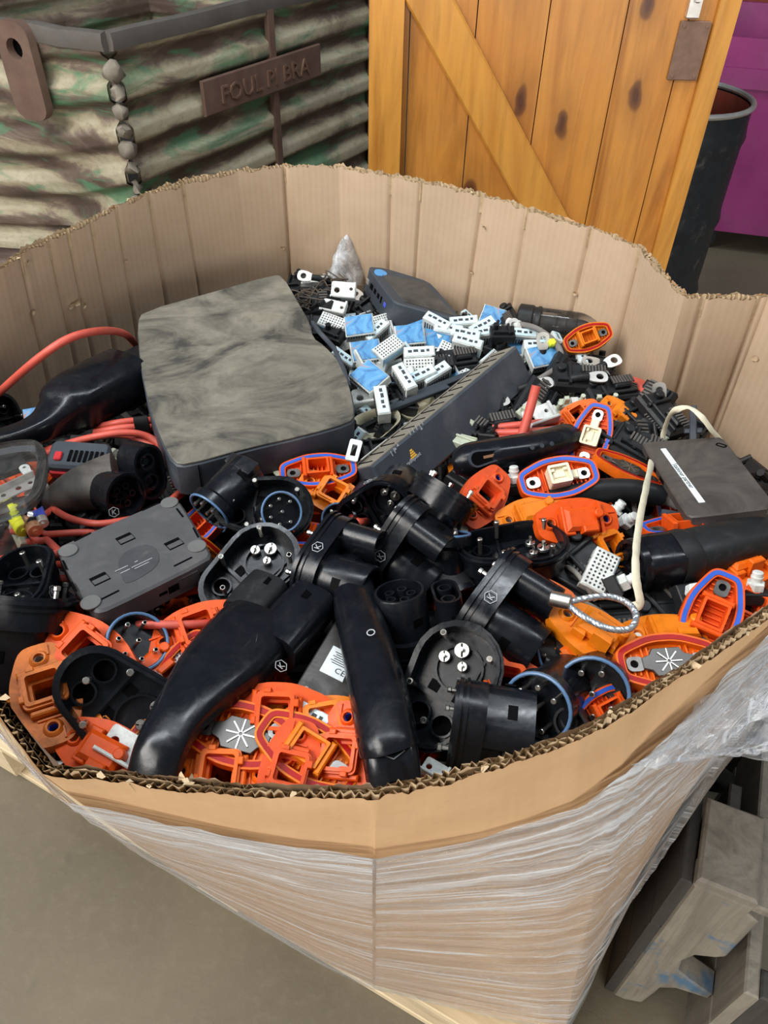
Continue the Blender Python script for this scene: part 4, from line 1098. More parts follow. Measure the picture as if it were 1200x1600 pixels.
# left gun against the left wall
r = at_root('charging_connector', PT((150, 620, 0))); tag(r, 'big black charging gun on the left with its nose under the dusty grey router', 'charging connector'); land('left charging gun', 120, 620)
m, sp, rr = loft([(-60, 700, .035, 16), (-20, 692, .035, 17), (30, 680, .038, 19), (66, 666, .042, 24), (90, 650, .045, 33), (104, 638, .047, 43), (122, 626, .048, 46), (165, 603, .048, 46), (200, 586, .045, 45)], n=36, expo=3.6, squash=.85)
place(m, 'body', 'black', r)
m, sp, rr = loft([(180, 606, .03, 40), (212, 588, .028, 38), (236, 576, .026, 38)], n=24, expo=3.5, squash=.9); place(m, 'nose', 'blackmatte', r)
ax_ = (PT((236, 576, .026))-PT((180, 606, .03))).normalized()
Mx = patch(207, 590, 22, .035, ax_); m = MB(); m.box(.018, .022, .006, Mx); place(m, 'window', 'void', r)
Mx = patch(188, 556, 4, .055, ax_); m = MB(); m.box(.010, .006, .004, Mx); place(m, 'window', 'void', r)
# twin faced vehicle plug on the left
r = at_root('vehicle_plug', PT((170, 760, 0))); tag(r, 'black twin faced charging plug with two open sockets beside the router corner', 'charging plug'); land('twin faced plug', 180, 755)
m, sp, rr = loft([(84, 775, .010, 22), (110, 768, .018, 34), (150, 757, .025, 42), (185, 746, .030, 44)], n=28, expo=2.6, squash=.75); place(m, 'body', 'dustblack', r)
face = (RT*.80-UP*.22+(CAM-PT((230, 740, .04))).normalized()*.75).normalized()
for nm, (u, v, l), sc_, holes in (('twin_face', (236, 738, .040), 1.0, 2), ('round_face', (198, 775, .032), 1.0, 1)):
    Mx = dirframe(PT((u, v, l)), face, RT*.55-UP*.85)
    m = MB()
    if holes == 2:
        o2 = hull2(-.0125, .0185, .0125, .0185, 10)
        m.plate(o2, [inset2(o2, .0025)], -.030, 0, 0, Mx); m.plate(inset2(o2, .001), [circ(.0070, 14, -.0115, 0), circ(.0070, 14, .0115, 0)], -.012, -.008, 0, Mx)
        for s_ in (-1, 1):
            m.lathe([(.0092, -.008), (.0092, -.002), (.0074, -.002), (.0070, -.010)], 18, 0, Mx @ T(s_*.0115, 0, 0), False, False); m.cyl(.0075, -.020, -.018, 14, 1, Mx @ T(s_*.0115, 0, 0)); m.lathe([(.0038, -.018), (.0038, -.005), (.002, -.005)], 12, 0, Mx @ T(s_*.0115, 0, 0))
    else:
        m.lathe([(.0225, -.034), (.0245, -.004), (.0245, 0), (.0215, 0), (.0205, -.012), (.0, -.012)], 30, 0, Mx, True, False)
        for k in range(5): m.lathe([(.0038, -.012), (.0038, -.004), (.0026, -.004), (.0024, -.011)], 12, 0, Mx @ T(.0100*math.cos(R(72*k+10)), .0100*math.sin(R(72*k+10)), 0), True, False)
        m.cyl(.003, -.011, -.003, 8, 1, Mx)
    place(m, nm, ['black', 'void'], r)
Mx = dirframe(PT((178, 800, .045)), face-RT*.4-UP*.5+Vector((0, 0, .5)), RT); m = MB(); emblem(m, .0055, Mx); place(m, 'emblem', 'print', r)
# middle right handle with oval recess
r = at_root('charging_connector', PT((800, 705, 0))); tag(r, 'scratched black handle with oval recess lying behind the cream block covers', 'charging connector'); land('handle with oval recess', 800, 705)
m, sp, rr = loft([(712, 722, .036, 20), (730, 719, .040, 27), (770, 712, .043, 28), (820, 703, .043, 27), (860, 692, .040, 25), (888, 684, .037, 23), (902, 681, .035, 14)], n=26, expo=2.3, squash=.9); place(m, 'handle', 'black', r)
ax_ = (PT((860, 692, .04))-PT((760, 714, .043))).normalized()
Mx = patch(750, 716, 27, .042, ax_); m = MB(); o2 = hull2(-.015, .0095, .016, .006, 8); m.plate(o2, [inset2(o2, .002)], -.002, .0010, 0, Mx); m.prism(inset2(o2, .0015), -.001, .0004, 0, 1, Mx); rc = place(m, 'oval_recess', ['slate', 'void'], r)
m = MB(); m.box(.014, .003, .0006, Mx @ T(0, 0, .0006)); place(m, 'copper_strip', 'copper', r)
for du in (70, 85, 100):
    Mx = patch(750+du, 716-du*.2, 20, .048, ax_); m = MB(); m.cyl(.0025, 0, .001, 12, 0, Mx); place(m, 'screw_plug', 'slate', r)
# curved black hose
r = at_root('rubber_hose', PT((920, 780, 0))); tag(r, 'short curved black rubber hose running under the cream strap', 'hose'); land('curved black hose', 930, 780)
m, sp, rr = loft([(822, 800, .018, 14), (850, 785, .028, 18), (900, 772, .036, 19), (950, 766, .038, 19), (1000, 768, .036, 18), (1035, 775, .032, 16)], n=22, expo=2.0); place(m, 'hose_body', 'blackmatte', r)
m, sp, rr = loft([(1028, 774, .032, 14), (1045, 778, .03, 13), (1062, 790, .026, 9)], n=14, expo=2.0); place(m, 'metal_end', 'zinc', r)
# right charging gun
r = at_root('charging_connector', PT((1090, 860, 0))); tag(r, 'black charging gun with grip ring pointing left at the right side of the box', 'charging connector'); land('right charging gun', 1090, 865)
m, sp, rr = loft([(998, 882, .040, 36), (1012, 879, .042, 41), (1040, 875, .044, 41), (1056, 871, .045, 40)], n=28, expo=3.2, squash=.9); place(m, 'nose', 'black', r)
m, sp, rr = loft([(1052, 872, .045, 43), (1066, 869, .046, 44), (1074, 867, .046, 42)], n=28, squash=.9); place(m, 'grip_ring', 'blackmatte', r)
m, sp, rr = loft([(1070, 868, .046, 40), (1110, 858, .048, 39), (1150, 848, .048, 37), (1200, 838, .046, 33), (1262, 832, .042, 30)], n=28, squash=.85, expo=2.6); place(m, 'handle', 'blackmatte', r)
ax_ = (PT((1200, 838, .046))-PT((1070, 868, .046))).normalized()
Mx = patch(1105, 842, 24, .052, ax_); m = MB(); m.box(.018, .013, .0015, Mx, .0005); place(m, 'button_plate', 'slate', r)
for (u, v) in ((1082, 855), (1084, 868), (1138, 833), (1168, 823), (1185, 830)):
    Mx = patch(u, v, 24, .050, ax_); m = MB(); m.cyl(.0032, -.001, .0012, 12, 0, Mx); place(m, 'screw_plug', 'void', r)
m = MB(); Mx = dirframe(PT((990, 884, .040)), -ax_); m.lathe([(.026, -.004), (.026, .003), (.022, .003), (.021, -.003), (0, -.003)], 26, 0, Mx, True, False)
for k in range(5): m.lathe([(.005, -.003), (.005, .001), (.003, .001)], 10, 0, Mx @ T(.013*math.cos(R(72*k)), .013*math.sin(R(72*k)), 0))
place(m, 'socket_face', 'black', r)
# stubby matte tube ends lying right of the centre
for (sp_, lab) in (([(790, 1000, .02, 22), (820, 1010, .024, 25), (868, 1020, .02, 24)], 'stubby dark tube with open end above the orange square socket'),
                   ([(640, 905, .020, 30), (660, 890, .022, 34), (690, 900, .018, 36), (715, 935, .01, 34)], 'matte black rounded cap block right of the thick front tube')):
    r = at_root('plug_body', PT(sp_[0][:3])); m, sp, rr = loft(sp_, n=24, expo=3.0, squash=.8); place(m, 'shell', 'blackmatte', r)
    d_ = (sp[-1]-sp[-3]).normalized(); Mx = dirframe(sp[-1], d_); m = MB(); R_ = rr[-1][0]
    m.lathe([(R_*.98, -.004), (R_*.98, .002), (R_*.8, .002), (R_*.78, -.002), (0, -.002)], 24, 0, Mx, True, False); place(m, 'open_end', 'black', r); tag(r, lab, 'connector')

# ------------------------------------------------------------------ the flat electronic boxes
# A dusty slab router
S = Slab((270, 722, .062), (555, 655, .062), (218, 490, .075))
r = empty('router_case', S.mw); tag(r, 'large flat slab router with dusty grey top and notched right edge', 'router'); land('dusty slab router', 390, 590)
oA = S.outline([(222, 487), (330, 457), (425, 430), (443, 431), (470, 478), (486, 505), (490, 528), (508, 540), (534, 568), (548, 605), (556, 648), (548, 661), (480, 680), (380, 703), (292, 727), (270, 724), (252, 690), (233, 640), (218, 570), (213, 505)], 1)
m = MB(); m.prism(oA, -.042, -.0012, .0025); m.build('case', 'slate', r)
m = MB(); m.prism(inset2(oA, .0012), -.0015, .0008, .0006); m.build('top_cover', 'routertop', r)
a_, b_ = S.L(292, 727), S.L(556, 660)
Mx = side_frame(a_, b_, -.022, .06); m = MB(); m.box(.0008, .036, .0012, Mx); m.build('panel_seam', 'void', r)
m = MB(); m.tube([Vector((*S.L(u, v), z)) for u, v, z in ((488, 500, -.004), (500, 520, 0), (522, 545, .001), (536, 575, 0), (545, 600, -.004))], .0032, 8); m.build('edge_strip', 'slate', r)
# B long ribbed router
S = Slab((595, 716, .050), (808, 540, .075), (652, 738, .020))
r = empty('router_case', S.mw); tag(r, 'long slate blue router on its side with ribbed dusty edge and small white lettering', 'router'); land('long ribbed router', 715, 625)
oB = S.outline([(570, 736), (808, 540), (838, 590), (652, 745), (640, 752)])
q1, q2, q3 = S.L(580, 729), S.L(808, 540), S.L(838, 592)
Xd = (Vector(q2)-Vector(q1)); LB = Xd.length; Xd.normalize(); Wd = (Vector(q3)-Vector(q2)); WB = abs(Xd.x*Wd.y-Xd.y*Wd.x)
sgn = 1 if (Xd.x*Wd.y-Xd.y*Wd.x) > 0 else -1
Mx = Matrix(((Xd.x, -Xd.y*sgn, 0, q1[0]), (Xd.y, Xd.x*sgn, 0, q1[1]), (0, 0, 1, 0), (0, 0, 0, 1)))
m = MB(); m.add([], []); TH = .044
m.box(LB, WB, TH, Mx @ T(LB/2, WB/2, -TH/2), .0025); m.build('case', 'slate', r)
m = MB(); m.box(LB-.004, .0012, TH-.005, Mx @ T(LB/2, -.0004, -TH/2)); rb_ = m.build('ribbed_edge', 'dustgrey', r)
m = MB()
for k in range(15): m.box(.0014, .0012, TH*.55, Mx @ T(LB*(k+.6)/15.5, -.0012, -TH/2+.001))
for k in range(14): m.box(LB/15.5*.8, .0010, .0010, Mx @ T(LB*(k+1.1)/15.5, -.0011, -TH*.77))
m.build('vent_slots', 'void', rb_)
fy = -1 if sgn < 0 else 1
txr = Matrix(((Xd.x, -Xd.y, 0, 0), (Xd.y, Xd.x, 0, 0), (0, 0, 1, 0), (0, 0, 0, 1)))
tp = S.L(658, 717); ta = S.L(630, 731); tb_ = S.L(656, 709); ln = (Vector(tb_)-Vector(ta)).length
c0 = S.L(645, 718)
m = MB(); m.text('cradlepoint', ln/5.0, .0005, 0, T(c0[0], c0[1], .0003) @ txr); m.build('lettering', 'print', r)
m = MB(); lg = S.L(645, 711)
for k in range(4): m.box(.0105-.0022*k, .0017, .0005, T(lg[0], lg[1], .0003) @ txr @ T(.0002*k, -.002+.0026*k, 0))
m.build('logo_mark', 'yellowlogo', r)
m = MB()
for (u, v) in ((612, 705), (616, 700), (640, 672), (645, 668), (650, 664), (655, 660), (659, 656)):
    p_ = S.L(u, v+4); m.box(.0008, .006, .0005, T(p_[0], p_[1], .0003) @ txr)
for (u, v) in ((617, 704), (621, 698), (658, 672)): p_ = S.L(u, v); m.prism([(0, 0), (.003, 0), (.0015, .003)], 0, .0005, 0, 0, T(p_[0], p_[1], 0) @ txr)
m.build('indicator_print', 'print', r)
# C thin client against the back wall
S = Slab((617, 472, .062), (722, 500, .040), (574, 417, .070))
r = empty('thin_client', S.mw); tag(r, 'black ribbed mini computer with blue oval badge leaning on the back wall', 'mini computer'); land('ribbed mini computer', 640, 455)
oC = S.outline([(574, 416), (600, 418), (660, 436), (676, 444), (722, 498), (716, 500), (625, 475), (614, 470)], 1, .15)
m = MB(); m.prism(oC, -.040, 0, .002); m.build('case', 'slate', r)
m = MB(); a_, b_ = Vector(S.L(622, 426)), Vector(S.L(632, 470)); c_, d_ = Vector(S.L(668, 443)), Vector(S.L(712, 496))
for k in range(34):
    t = k/33; p_, q_ = a_.lerp(c_, t), Vector(S.L(588+0, 430)).lerp(Vector(S.L(625, 470)), 0).lerp(Vector(S.L(640, 474)), 0)
s0, s1, e0_, e1_ = Vector(S.L(598, 430)), Vector(S.L(660, 441)), Vector(S.L(632, 472)), Vector(S.L(710, 494))
for k in range(30):
    t = k/29; p_, q_ = s0.lerp(s1, t), e0_.lerp(e1_, t); d = (q_-p_); a_r = math.degrees(math.atan2(d.y, d.x)); mid = (p_+q_)/2
    m.box(d.length, .0011, .0012, T(mid.x, mid.y, .0005) @ Rz(a_r))
m.build('cooling_ribs', 'dustblack', r)
m = MB(); o3 = S.outline([(584, 424), (588, 421), (597, 422), (605, 427), (604, 431), (594, 432), (586, 429)], 1); m.prism(o3, 0, .0008); m.build('badge', 'bluelogo', r)
a_, b_ = S.L(574, 417), S.L(614, 470)
for t, w_, h_, mt in ((.12, .010, .008, 'zinc'), (.28, .010, .008, 'void'), (.42, .007, .007, 'void'), (.55, .007, .007, 'void'), (.80, .008, .006, 'bluesleeve'), (.66, .004, .010, 'void')):
    Mx = side_frame(a_, b_, -.018, t); m = MB(); m.box(w_, h_, .002, Mx, .0004); m.build('port', mt, r)
# D small grey mini pc bottom up
S = Slab((150, 952, .055), (332, 868, .055), (90, 860, .055))
r = empty('mini_computer', S.mw); tag(r, 'grey mini computer lying upside down with four round rubber feet', 'mini computer'); land('grey mini computer', 210, 870)
oD = S.outline([(86, 860), (96, 850), (258, 780), (272, 778), (284, 786), (330, 862), (326, 874), (168, 952), (150, 956), (138, 946)], 1, .2)
m = MB(); m.prism(oD, -.026, 0, .0022); m.build('case', 'greycase', r)
for (u, v) in ((105, 862), (267, 787), (310, 855), (140, 943)):
    p_ = S.L(u+(2 if u < 200 else -2), v-1); m = MB(); m.cyl(.0085, -.0005, .0014, 22, 0, T(*p_, 0), .0004); m.build('rubber_foot', 'greyfoot', r)
eX = (Vector(S.L(326, 874))-Vector(S.L(168, 952))).normalized(); rot = math.degrees(math.atan2(eX.y, eX.x))
for (u, v) in ((196, 842), (156, 905), (272, 850)):
    p_ = S.L(u, v); m = MB(); m.box(.0145, .0115, .0006, T(*p_, .0004) @ Rz(rot), 0, 0); m.box(.0135, .0060, .0007, T(*p_, .0007) @ Rz(rot) @ T(0, -.002, 0), 0, 1); m.build('latch_recess', ['void', 'greycase'], r)
m = MB(); o3 = S.outline([(182, 868), (236, 845), (256, 880), (200, 915), (190, 905)], 2); m.prism(o3, 0, .0004); st = m.build('sticker_area', 'greycase2', r)
m = MB()
for k, (u, v, w_) in enumerate(((190, 889, .012), (196, 893, .009), (222, 880, .020), (222, 884, .014), (213, 878, .003))): p_ = S.L(u, v); m.box(w_, .0007, .0002, T(*p_, .0006) @ Rz(rot))
m.build('fine_print', 'print', st)
for (u1, v1, u2, v2) in ((116, 846, 142, 833), (222, 798, 248, 786), (276, 795, 286, 808), (302, 825, 310, 840), (98, 876, 104, 890), (112, 910, 120, 924), (156, 938, 186, 923), (272, 885, 300, 871)):
    a_, b_ = Vector(S.L(u1, v1)), Vector(S.L(u2, v2)); mid = (a_+b_)/2; d = b_-a_
    m = MB(); m.box(d.length, .0016, .0006, T(mid.x, mid.y, .0003) @ Rz(math.degrees(math.atan2(d.y, d.x)))); m.build('vent_slot', 'void', r)
a_, b_ = S.L(158, 955), S.L(330, 872)
for t, w_, h_, mt in ((.22, .009, .006, 'bluesleeve'), (.34, .011, .004, 'void'), (.34, .013, .002, 'void'), (.50, .013, .004, 'void'), (.62, .011, .008, 'void'), (.76, .020, .014, 'greycase2'), (.90, .005, .005, 'void')):
    Mx = side_frame(a_, b_, -.013, t); m = MB(); m.box(w_, h_, .0014, Mx, .0003); m.build('port', mt, r)
# E dark flat panel at the right wall
S = Slab((1077, 806, .060), (1210, 790, .075), (1005, 697, .050))
r = empty('tablet_case', S.mw); tag(r, 'dusty flat dark tablet case with white label strip by the right wall', 'tablet'); land('flat dark tablet', 1100, 745)
oE = S.outline([(1003, 693), (1010, 690), (1124, 682), (1132, 686), (1215, 792), (1082, 808), (1072, 804)], 1, .12)
m = MB(); m.prism(oE, -.012, 0, .0015); m.build('case', 'dustblack2', r)
o3 = S.outline([(1032, 702), (1040, 701), (1102, 785), (1092, 786)]); m = MB(); m.prism(o3, 0, .0006); lb = m.build('label_strip', 'print2', r)
a_, b_ = Vector(S.L(1052, 724)), Vector(S.L(1083, 765)); d = b_-a_; mid = (a_+b_)/2
m = MB(); m.text('Stationer partner', d.length/7.6, .0002, 0, T(mid.x, mid.y, .0008) @ Rz(math.degrees(math.atan2(d.y, d.x))) ); m.build('lettering', 'ink', lb)
a_, b_ = S.L(1004, 698), S.L(1076, 805)
for t, w_ in ((.22, .026), (.46, .012), (.80, .007)):
    Mx = side_frame(a_, b_, -.006, t); m = MB(); m.box(w_, .005, .0012, Mx, .0003); m.build('port', 'void', r)
p_ = S.L(1127, 696); m = MB(); m.plate(rrect(.012, .006, .0025), [rrect(.009, .0035, .0015)], 0, .0006, 0, T(*p_, 0) @ Rz(-50)); m.build('corner_slot', 'void', r)
# F metal box with certificate label
S = Slab((458, 1076, .030), (556, 1132, .020), (525, 962, .030))
r = empty('metal_control_box', S.mw); tag(r, 'shiny grey sheet metal box with white certificate label, half under the thick tube', 'control box'); land('sheet metal box', 500, 1050)
oF = S.outline([(458, 1078), (526, 966), (600, 1000), (570, 1142), (536, 1124)])
m = MB(); m.prism(oF, -.030, 0, .0012); m.build('case', 'darksteel', r)
o3 = S.outline([(499, 1048), (521, 1009), (552, 1026), (535, 1066)]); m = MB(); m.prism(o3, 0, .0005); lb = m.build('certificate_label', 'print2', r)
a_, b_ = Vector(S.L(499, 1048)), Vector(S.L(535, 1066)); d = b_-a_; rot = math.degrees(math.atan2(d.y, d.x)); up_ = Vector((-d.y, d.x)).normalized()
m = MB(); mid = a_+d*.72+up_*.007; m.text('CE', .0080, .0002, 0, T(mid.x, mid.y, .0006) @ Rz(rot))
for k in range(6): q_ = a_+d*.5+up_*(.013+.0022*k); m.box(.012+.004*(k % 2), .0007, .0002, T(q_.x, q_.y, .0006) @ Rz(rot))
m.build('label_print', 'ink', lb)
m = MB(); p_ = S.L(478, 1076); m.cyl(.0022, 0, .0008, 12, 0, T(*p_, 0), .0003); m.build('rivet', 'zinc', r)
a_, b_ = S.L(458, 1078), S.L(536, 1124)
for t in (.20, .62, .8): Mx = side_frame(a_, b_, -.006, t); m = MB(); m.cyl(.0030, 0, .007, 12, 0, Mx); m.cyl(.0022, .007, .011, 12, 0, Mx); m.build('threaded_stud', 'steel', r)
# G clear container at the left edge
S = Slab((-60, 800, .085), (60, 770, .080), (-40, 700, .085))
r = empty('clear_container', S.mw); tag(r, 'clear plastic lidded container with batteries inside at the left edge', 'container'); land('clear container', 40, 760)
oG = S.outline([(-90, 720), (0, 694), (50, 688), (68, 696), (76, 716), (72, 748), (64, 775), (40, 795), (-20, 815), (-110, 840)], 2)
m = MB(); m.plate(oG, [inset2(oG, .010)], -.006, 0); m.plate(inset2(oG, .001), [inset2(oG, .0030)], -.004, .003); m.add([(x, y, -.002) for x, y in inset2(oG, .009)], [tuple(range(len(oG)))]); m.build('lid', 'clear', r)
m = MB(); gi = inset2(oG, .003); gb = inset2(oG, .006)
m.loops([[(x, y, -.006) for x, y in gi], [(x, y, -.060) for x, y in gb]], 0, I4, True, False, False); m.add([(x, y, -.060) for x, y in gb], [tuple(range(len(gb)))]); m.build('tub', 'clear', r)
def batt(u, v, l, ang, rad, L_, mat, mat2, lab, name='battery'):
    Mx = pose(u, v, l, ang, (0, 0, 1)); b = empty(name, Mx); tag(b, lab, 'battery', 'batteries in the clear container')
    m = MB(); m.cyl(rad, -L_/2, L_/2*.55, 18, 0, Ry(90), rad*.1); m.build('sleeve', mat, b); m = MB(); m.cyl(rad*.99, L_/2*.55, L_/2, 18, 0, Ry(90), rad*.1); m.cyl(rad*.35, L_/2, L_/2+.0015, 10, 0, Ry(90)); m.build('end_cap', mat2, b)
batt(60, 800, .058, -68, .0055, .038, 'bluesleeve', 'zinc', 'blue and white battery inside the clear container')
batt(46, 812, .056, -62, .0075, .038, 'blackmatte', 'copper', 'black battery with copper end inside the clear container')
batt(28, 812, .054, -60, .0080, .036, 'yellow', 'yellow', 'yellow-green battery inside the clear container')
Mx = pose(-4, 728, .062, 20); m = MB(); m.box(.050, .040, .010, I4, .002); tag(m.build('adapter_block', 'blackmatte', None, mw=Mx), 'dark square adapter block inside the clear container', 'adapter')
Mx = pose(14, 772, .068, 26); m = MB(); m.plate(rrect(.060, .014, .002), [circ(.003, 10, .010, 0), circ(.0025, 10, .022, 0), circ(.0025, 10, -.005, 0)], 0, .0015); m.box(.060, .0015, .008, T(0, .0065, .004)); tag(m.build('metal_bracket', 'zinc', None, mw=Mx), 'perforated grey metal bracket inside the clear container', 'bracket')
Mx = pose(44, 742, .066, -60); m = MB(); m.plate(hull2(-.010, .005, .010, .003), [circ(.0018, 8, -.010, 0)], 0, .003); tag(m.build('hook_clip', 'white', None, mw=Mx), 'small pale hook clip inside the clear container', 'clip')
Mx = pose(58, 768, .062, 40); m = MB(); m.plate(rrect(.022, .014, .003), [circ(.003, 10)], 0, .003); tag(m.build('washer_plate', 'zinc', None, mw=Mx), 'pale metal washer plate inside the clear container', 'washer')
Mx = pose(0, 798, .060, 15); m = MB(); m.plate(rrect(.055, .016, .002), [circ(.003, 10, .015, 0), circ(.003, 10, -.01, 0)], 0, .002); tag(m.build('metal_bracket', 'darksteel', None, mw=Mx), 'darker metal bracket inside the clear container nearest the batteries', 'bracket')
# black device with red trim near the left
Mx = pose(128, 728, .020, -4, (.1, -.15, 1)); r = empty('handheld_device', Mx); tag(r, 'black gadget with red trim behind the twin faced plug', 'device'); land('red trimmed gadget', 128, 725)
m = MB(); m.prism(rrect(.064, .040, .008), 0, .020, .003); m.build('case', 'slate', r); m = MB(); m.prism(rrect(.055, .010, .003), .003, .012, .001, 0, T(0, -.018, 0)); m.build('red_trim_strip', 'redtrim', r)
m = MB()
for k in range(7): m.box(.003, .016, .002, T(-.008+k*.0055, -.004, .0205))
m.build('button_row', 'void', r); m = MB(); m.prism(rrect(.008, .012, .002), .019, .023, .001, 0, T(-.020, -.006, 0)); m.build('red_button', 'redtrim', r)
# H clear cylinder with black cap at the back
a_, b_ = HP(808, 500, .030), HP(962, 520, .030); Mx = dirframe(a_, b_-a_, (0, 0, 1)); LH = (b_-a_).length
r = empty('clear_canister', Mx); tag(r, 'clear plastic canister with black cap lying at the back wall', 'canister'); land('clear canister', 885, 505)
rH = .023
m = MB(); m.lathe([(rH, .02), (rH, LH-.012), (rH*.85, LH-.004), (rH*.5, LH), (0, LH+.001)], 28, 0, I4, False, False); m.build('clear_shell', 'clear', r)
m = MB(); m.lathe([(rH*.9, 0), (rH*1.08, .002), (rH*1.08, .022), (rH*1.0, .024), (rH*1.0, .028), (rH*1.06, .030), (rH*1.06, .034), (rH*.9, .036)], 28, 0); m.build('cap', 'blackmatte', r)
m = MB(); m.cyl(rH*.55, .03, LH*.78, 20, 0); [m.torus(rH*.55, .0015, 20, 6, 0, T(0, 0, LH*q)) for q in (.4, .5, .6)]; m.build('inner_core', 'blackmatte', r)
# plastic bag
cb = HP(540, 440, .015); m = MB(); vs, fs = [], []; na, nb = 14, 18
Mx = dirframe(cb, Vector((.05, .25, 1)))
for a in range(na+1):
    for b in range(nb):
        t = a/na; A = 2*math.pi*b/nb; rr_ = (.046*(1-t)**.7+.002)*(1+.25*noise.noise((A*1.2, t*4, 2))); vs.append((rr_*math.cos(A), rr_*math.sin(A)*.45, .080*t+.006*noise.noise((A*2, t*6, 7)) - .004))
for a in range(na):
    for b in range(nb): fs.append((a*nb+b, a*nb+(b+1) % nb, (a+1)*nb+(b+1) % nb, (a+1)*nb+b))
m.add(vs, fs); tag(m.build('plastic_bag', 'bag', None, 60, Mx), 'crumpled clear plastic bag peaking at the back wall', 'bag'); land('clear plastic bag', 537, 420)
# tangle of brown wire
m = MB()
for k in range(11):
    c = HP(485+random.uniform(-6, 40), 462+random.uniform(-12, 25), .02); pts = []
    for q in range(7): pts.append(c+Vector((random.uniform(-.035, .035), random.uniform(-.03, .03), random.uniform(-.004, .022))))
    m.tube(spline(pts, 6), .0011, 5)
tag(m.build('wire_tangle', 'brownwire'), 'tangle of thin brown wire beside the dusty slab router', 'wire'); land('brown wire tangle', 495, 475)
# ------------------------------------------------------------------ cables, ropes, straps
def cable(pts, rpx, mat, name, label, cat, group=None, n=10, steps=8):
    p = [HP(*q) for q in pts]; sp = spline(p, steps); rr_ = m_px(rpx, p[len(p)//2]); m = MB(); o = sp[0]
    m.tube([q-o for q in sp], rr_, n); ob = m.build(name, mat, None, 60, T(*o)); tag(ob, label, cat, group); return ob
CG = 'salmon red cables in the heap'
def red(pts, lab, r_=5.6): return cable(pts, r_, 'cable', 'power_cable', lab, 'cable', CG)
red([(-30, 640, .02), (0, 612, .05), (60, 560, .10), (110, 528, .12), (160, 517, .11), (195, 522, .07), (213, 540, .03)], 'salmon red cable arching over the left charging gun', 6.5)
red([(62, 712, .01), (120, 690, .03), (180, 679, .035), (225, 690, .030), (262, 722, .015), (275, 760, .0)], 'salmon red cable curling above the red trimmed gadget')
red([(70, 704, .015), (140, 684, .04), (195, 676, .045), (235, 684, .035), (268, 712, .02)], 'salmon red cable just behind the one over the gadget')
red([(150, 668, .02), (195, 659, .03), (250, 656, .02)], 'rear salmon cable of the taped pair left of the slab router')
red([(148, 676, .02), (195, 668, .03), (250, 668, .02)], 'front salmon cable of the taped pair left of the slab router')
red([(75, 788, .0), (105, 808, .02), (150, 818, .025), (200, 812, .02), (250, 800, .0)], 'salmon red cable passing below the twin faced plug')
red([(20, 830, .0), (65, 835, .02), (130, 832, .02), (190, 835, .0)], 'salmon red cable between clear container and grey mini computer')
red([(50, 825, .0), (75, 845, .02), (100, 868, .02)], 'short salmon cable from clear container to grey mini computer')
red([(-30, 880, .03), (30, 870, .04), (70, 868, .04), (110, 862, .02)], 'upper salmon cable entering left of the grey mini computer', 7)
red([(-30, 868, .0), (30, 885, .02), (70, 884, .02), (120, 880, .0)], 'middle salmon cable entering left of the grey mini computer', 6.5)
red([(20, 908, .02), (60, 902, .03), (95, 905, .03), (130, 905, .02)], 'lower salmon cable entering left of the grey mini computer', 7)
red([(85, 938, .0), (110, 955, .015), (150, 975, .015), (180, 975, .02)], 'salmon red cable ducking under the near corner of the grey mini computer', 6.5)
red([(160, 972, .02), (200, 975, .035), (260, 976, .04), (310, 975, .035), (365, 968, .02)], 'salmon red cable in front of the grey mini computer', 7)
red([(275, 930, .0), (320, 920, .02), (350, 928, .01)], 'short salmon cable right of the grey mini computer', 6.5)
red([(445, 935, .0), (465, 920, .02), (490, 905, .02), (505, 890, .0)], 'short salmon cable left of the thick front tube', 6)
red([(255, 815, .0), (262, 790, .015), (285, 768, .0)], 'short salmon cable below the near corner of the slab router', 7)
red([(838, 603, .080), (832, 625, .065), (822, 660, .045), (812, 690, .03)], 'cut salmon cable stub standing up by the long ribbed router', 7.5)
red([(770, 668, .02), (830, 662, .03), (895, 655, .02)], 'rear salmon cable behind the handle with oval recess', 6)
red([(775, 676, .02), (835, 674, .03), (890, 668, .02)], 'middle salmon cable behind the handle with oval recess', 6)
red([(780, 686, .02), (830, 684, .025), (880, 678, .02)], 'front salmon cable behind the handle with oval recess', 6)
for k in range(5):
    q = 7*k; red([(962+q*.3, 600-q*.1, .01), (985+q*.6, 592+q*.2, .03), (1005+q*.5, 612+q*.4, .035), (1008+q*.3, 640+q*.3, .03), (985, 655-q, .01)],
        ['outermost', 'second', 'third', 'fourth', 'innermost'][4-k]+' turn of the coiled salmon cable at the right wall', 5.5)
red([(540, 800, .0), (560, 815, .015), (580, 812, .0)], 'stub of salmon cable between housings behind the thick front tube', 6)
red([(660, 880, .0), (690, 872, .01), (718, 868, .0)], 'dull salmon cable behind the matte cap block', 5)
tapes = MB(); Mx = pose(222, 664, .034, 90); tapes.cyl(.011, -.008, .008, 14, 0, Rx(90) @ Matrix.Diagonal((.5, 1.1, 1, 1))); tag(tapes.build('tape_wrap', 'blackmatte', None, mw=Mx), 'black tape round the salmon cable pair left of the slab router', 'tape')
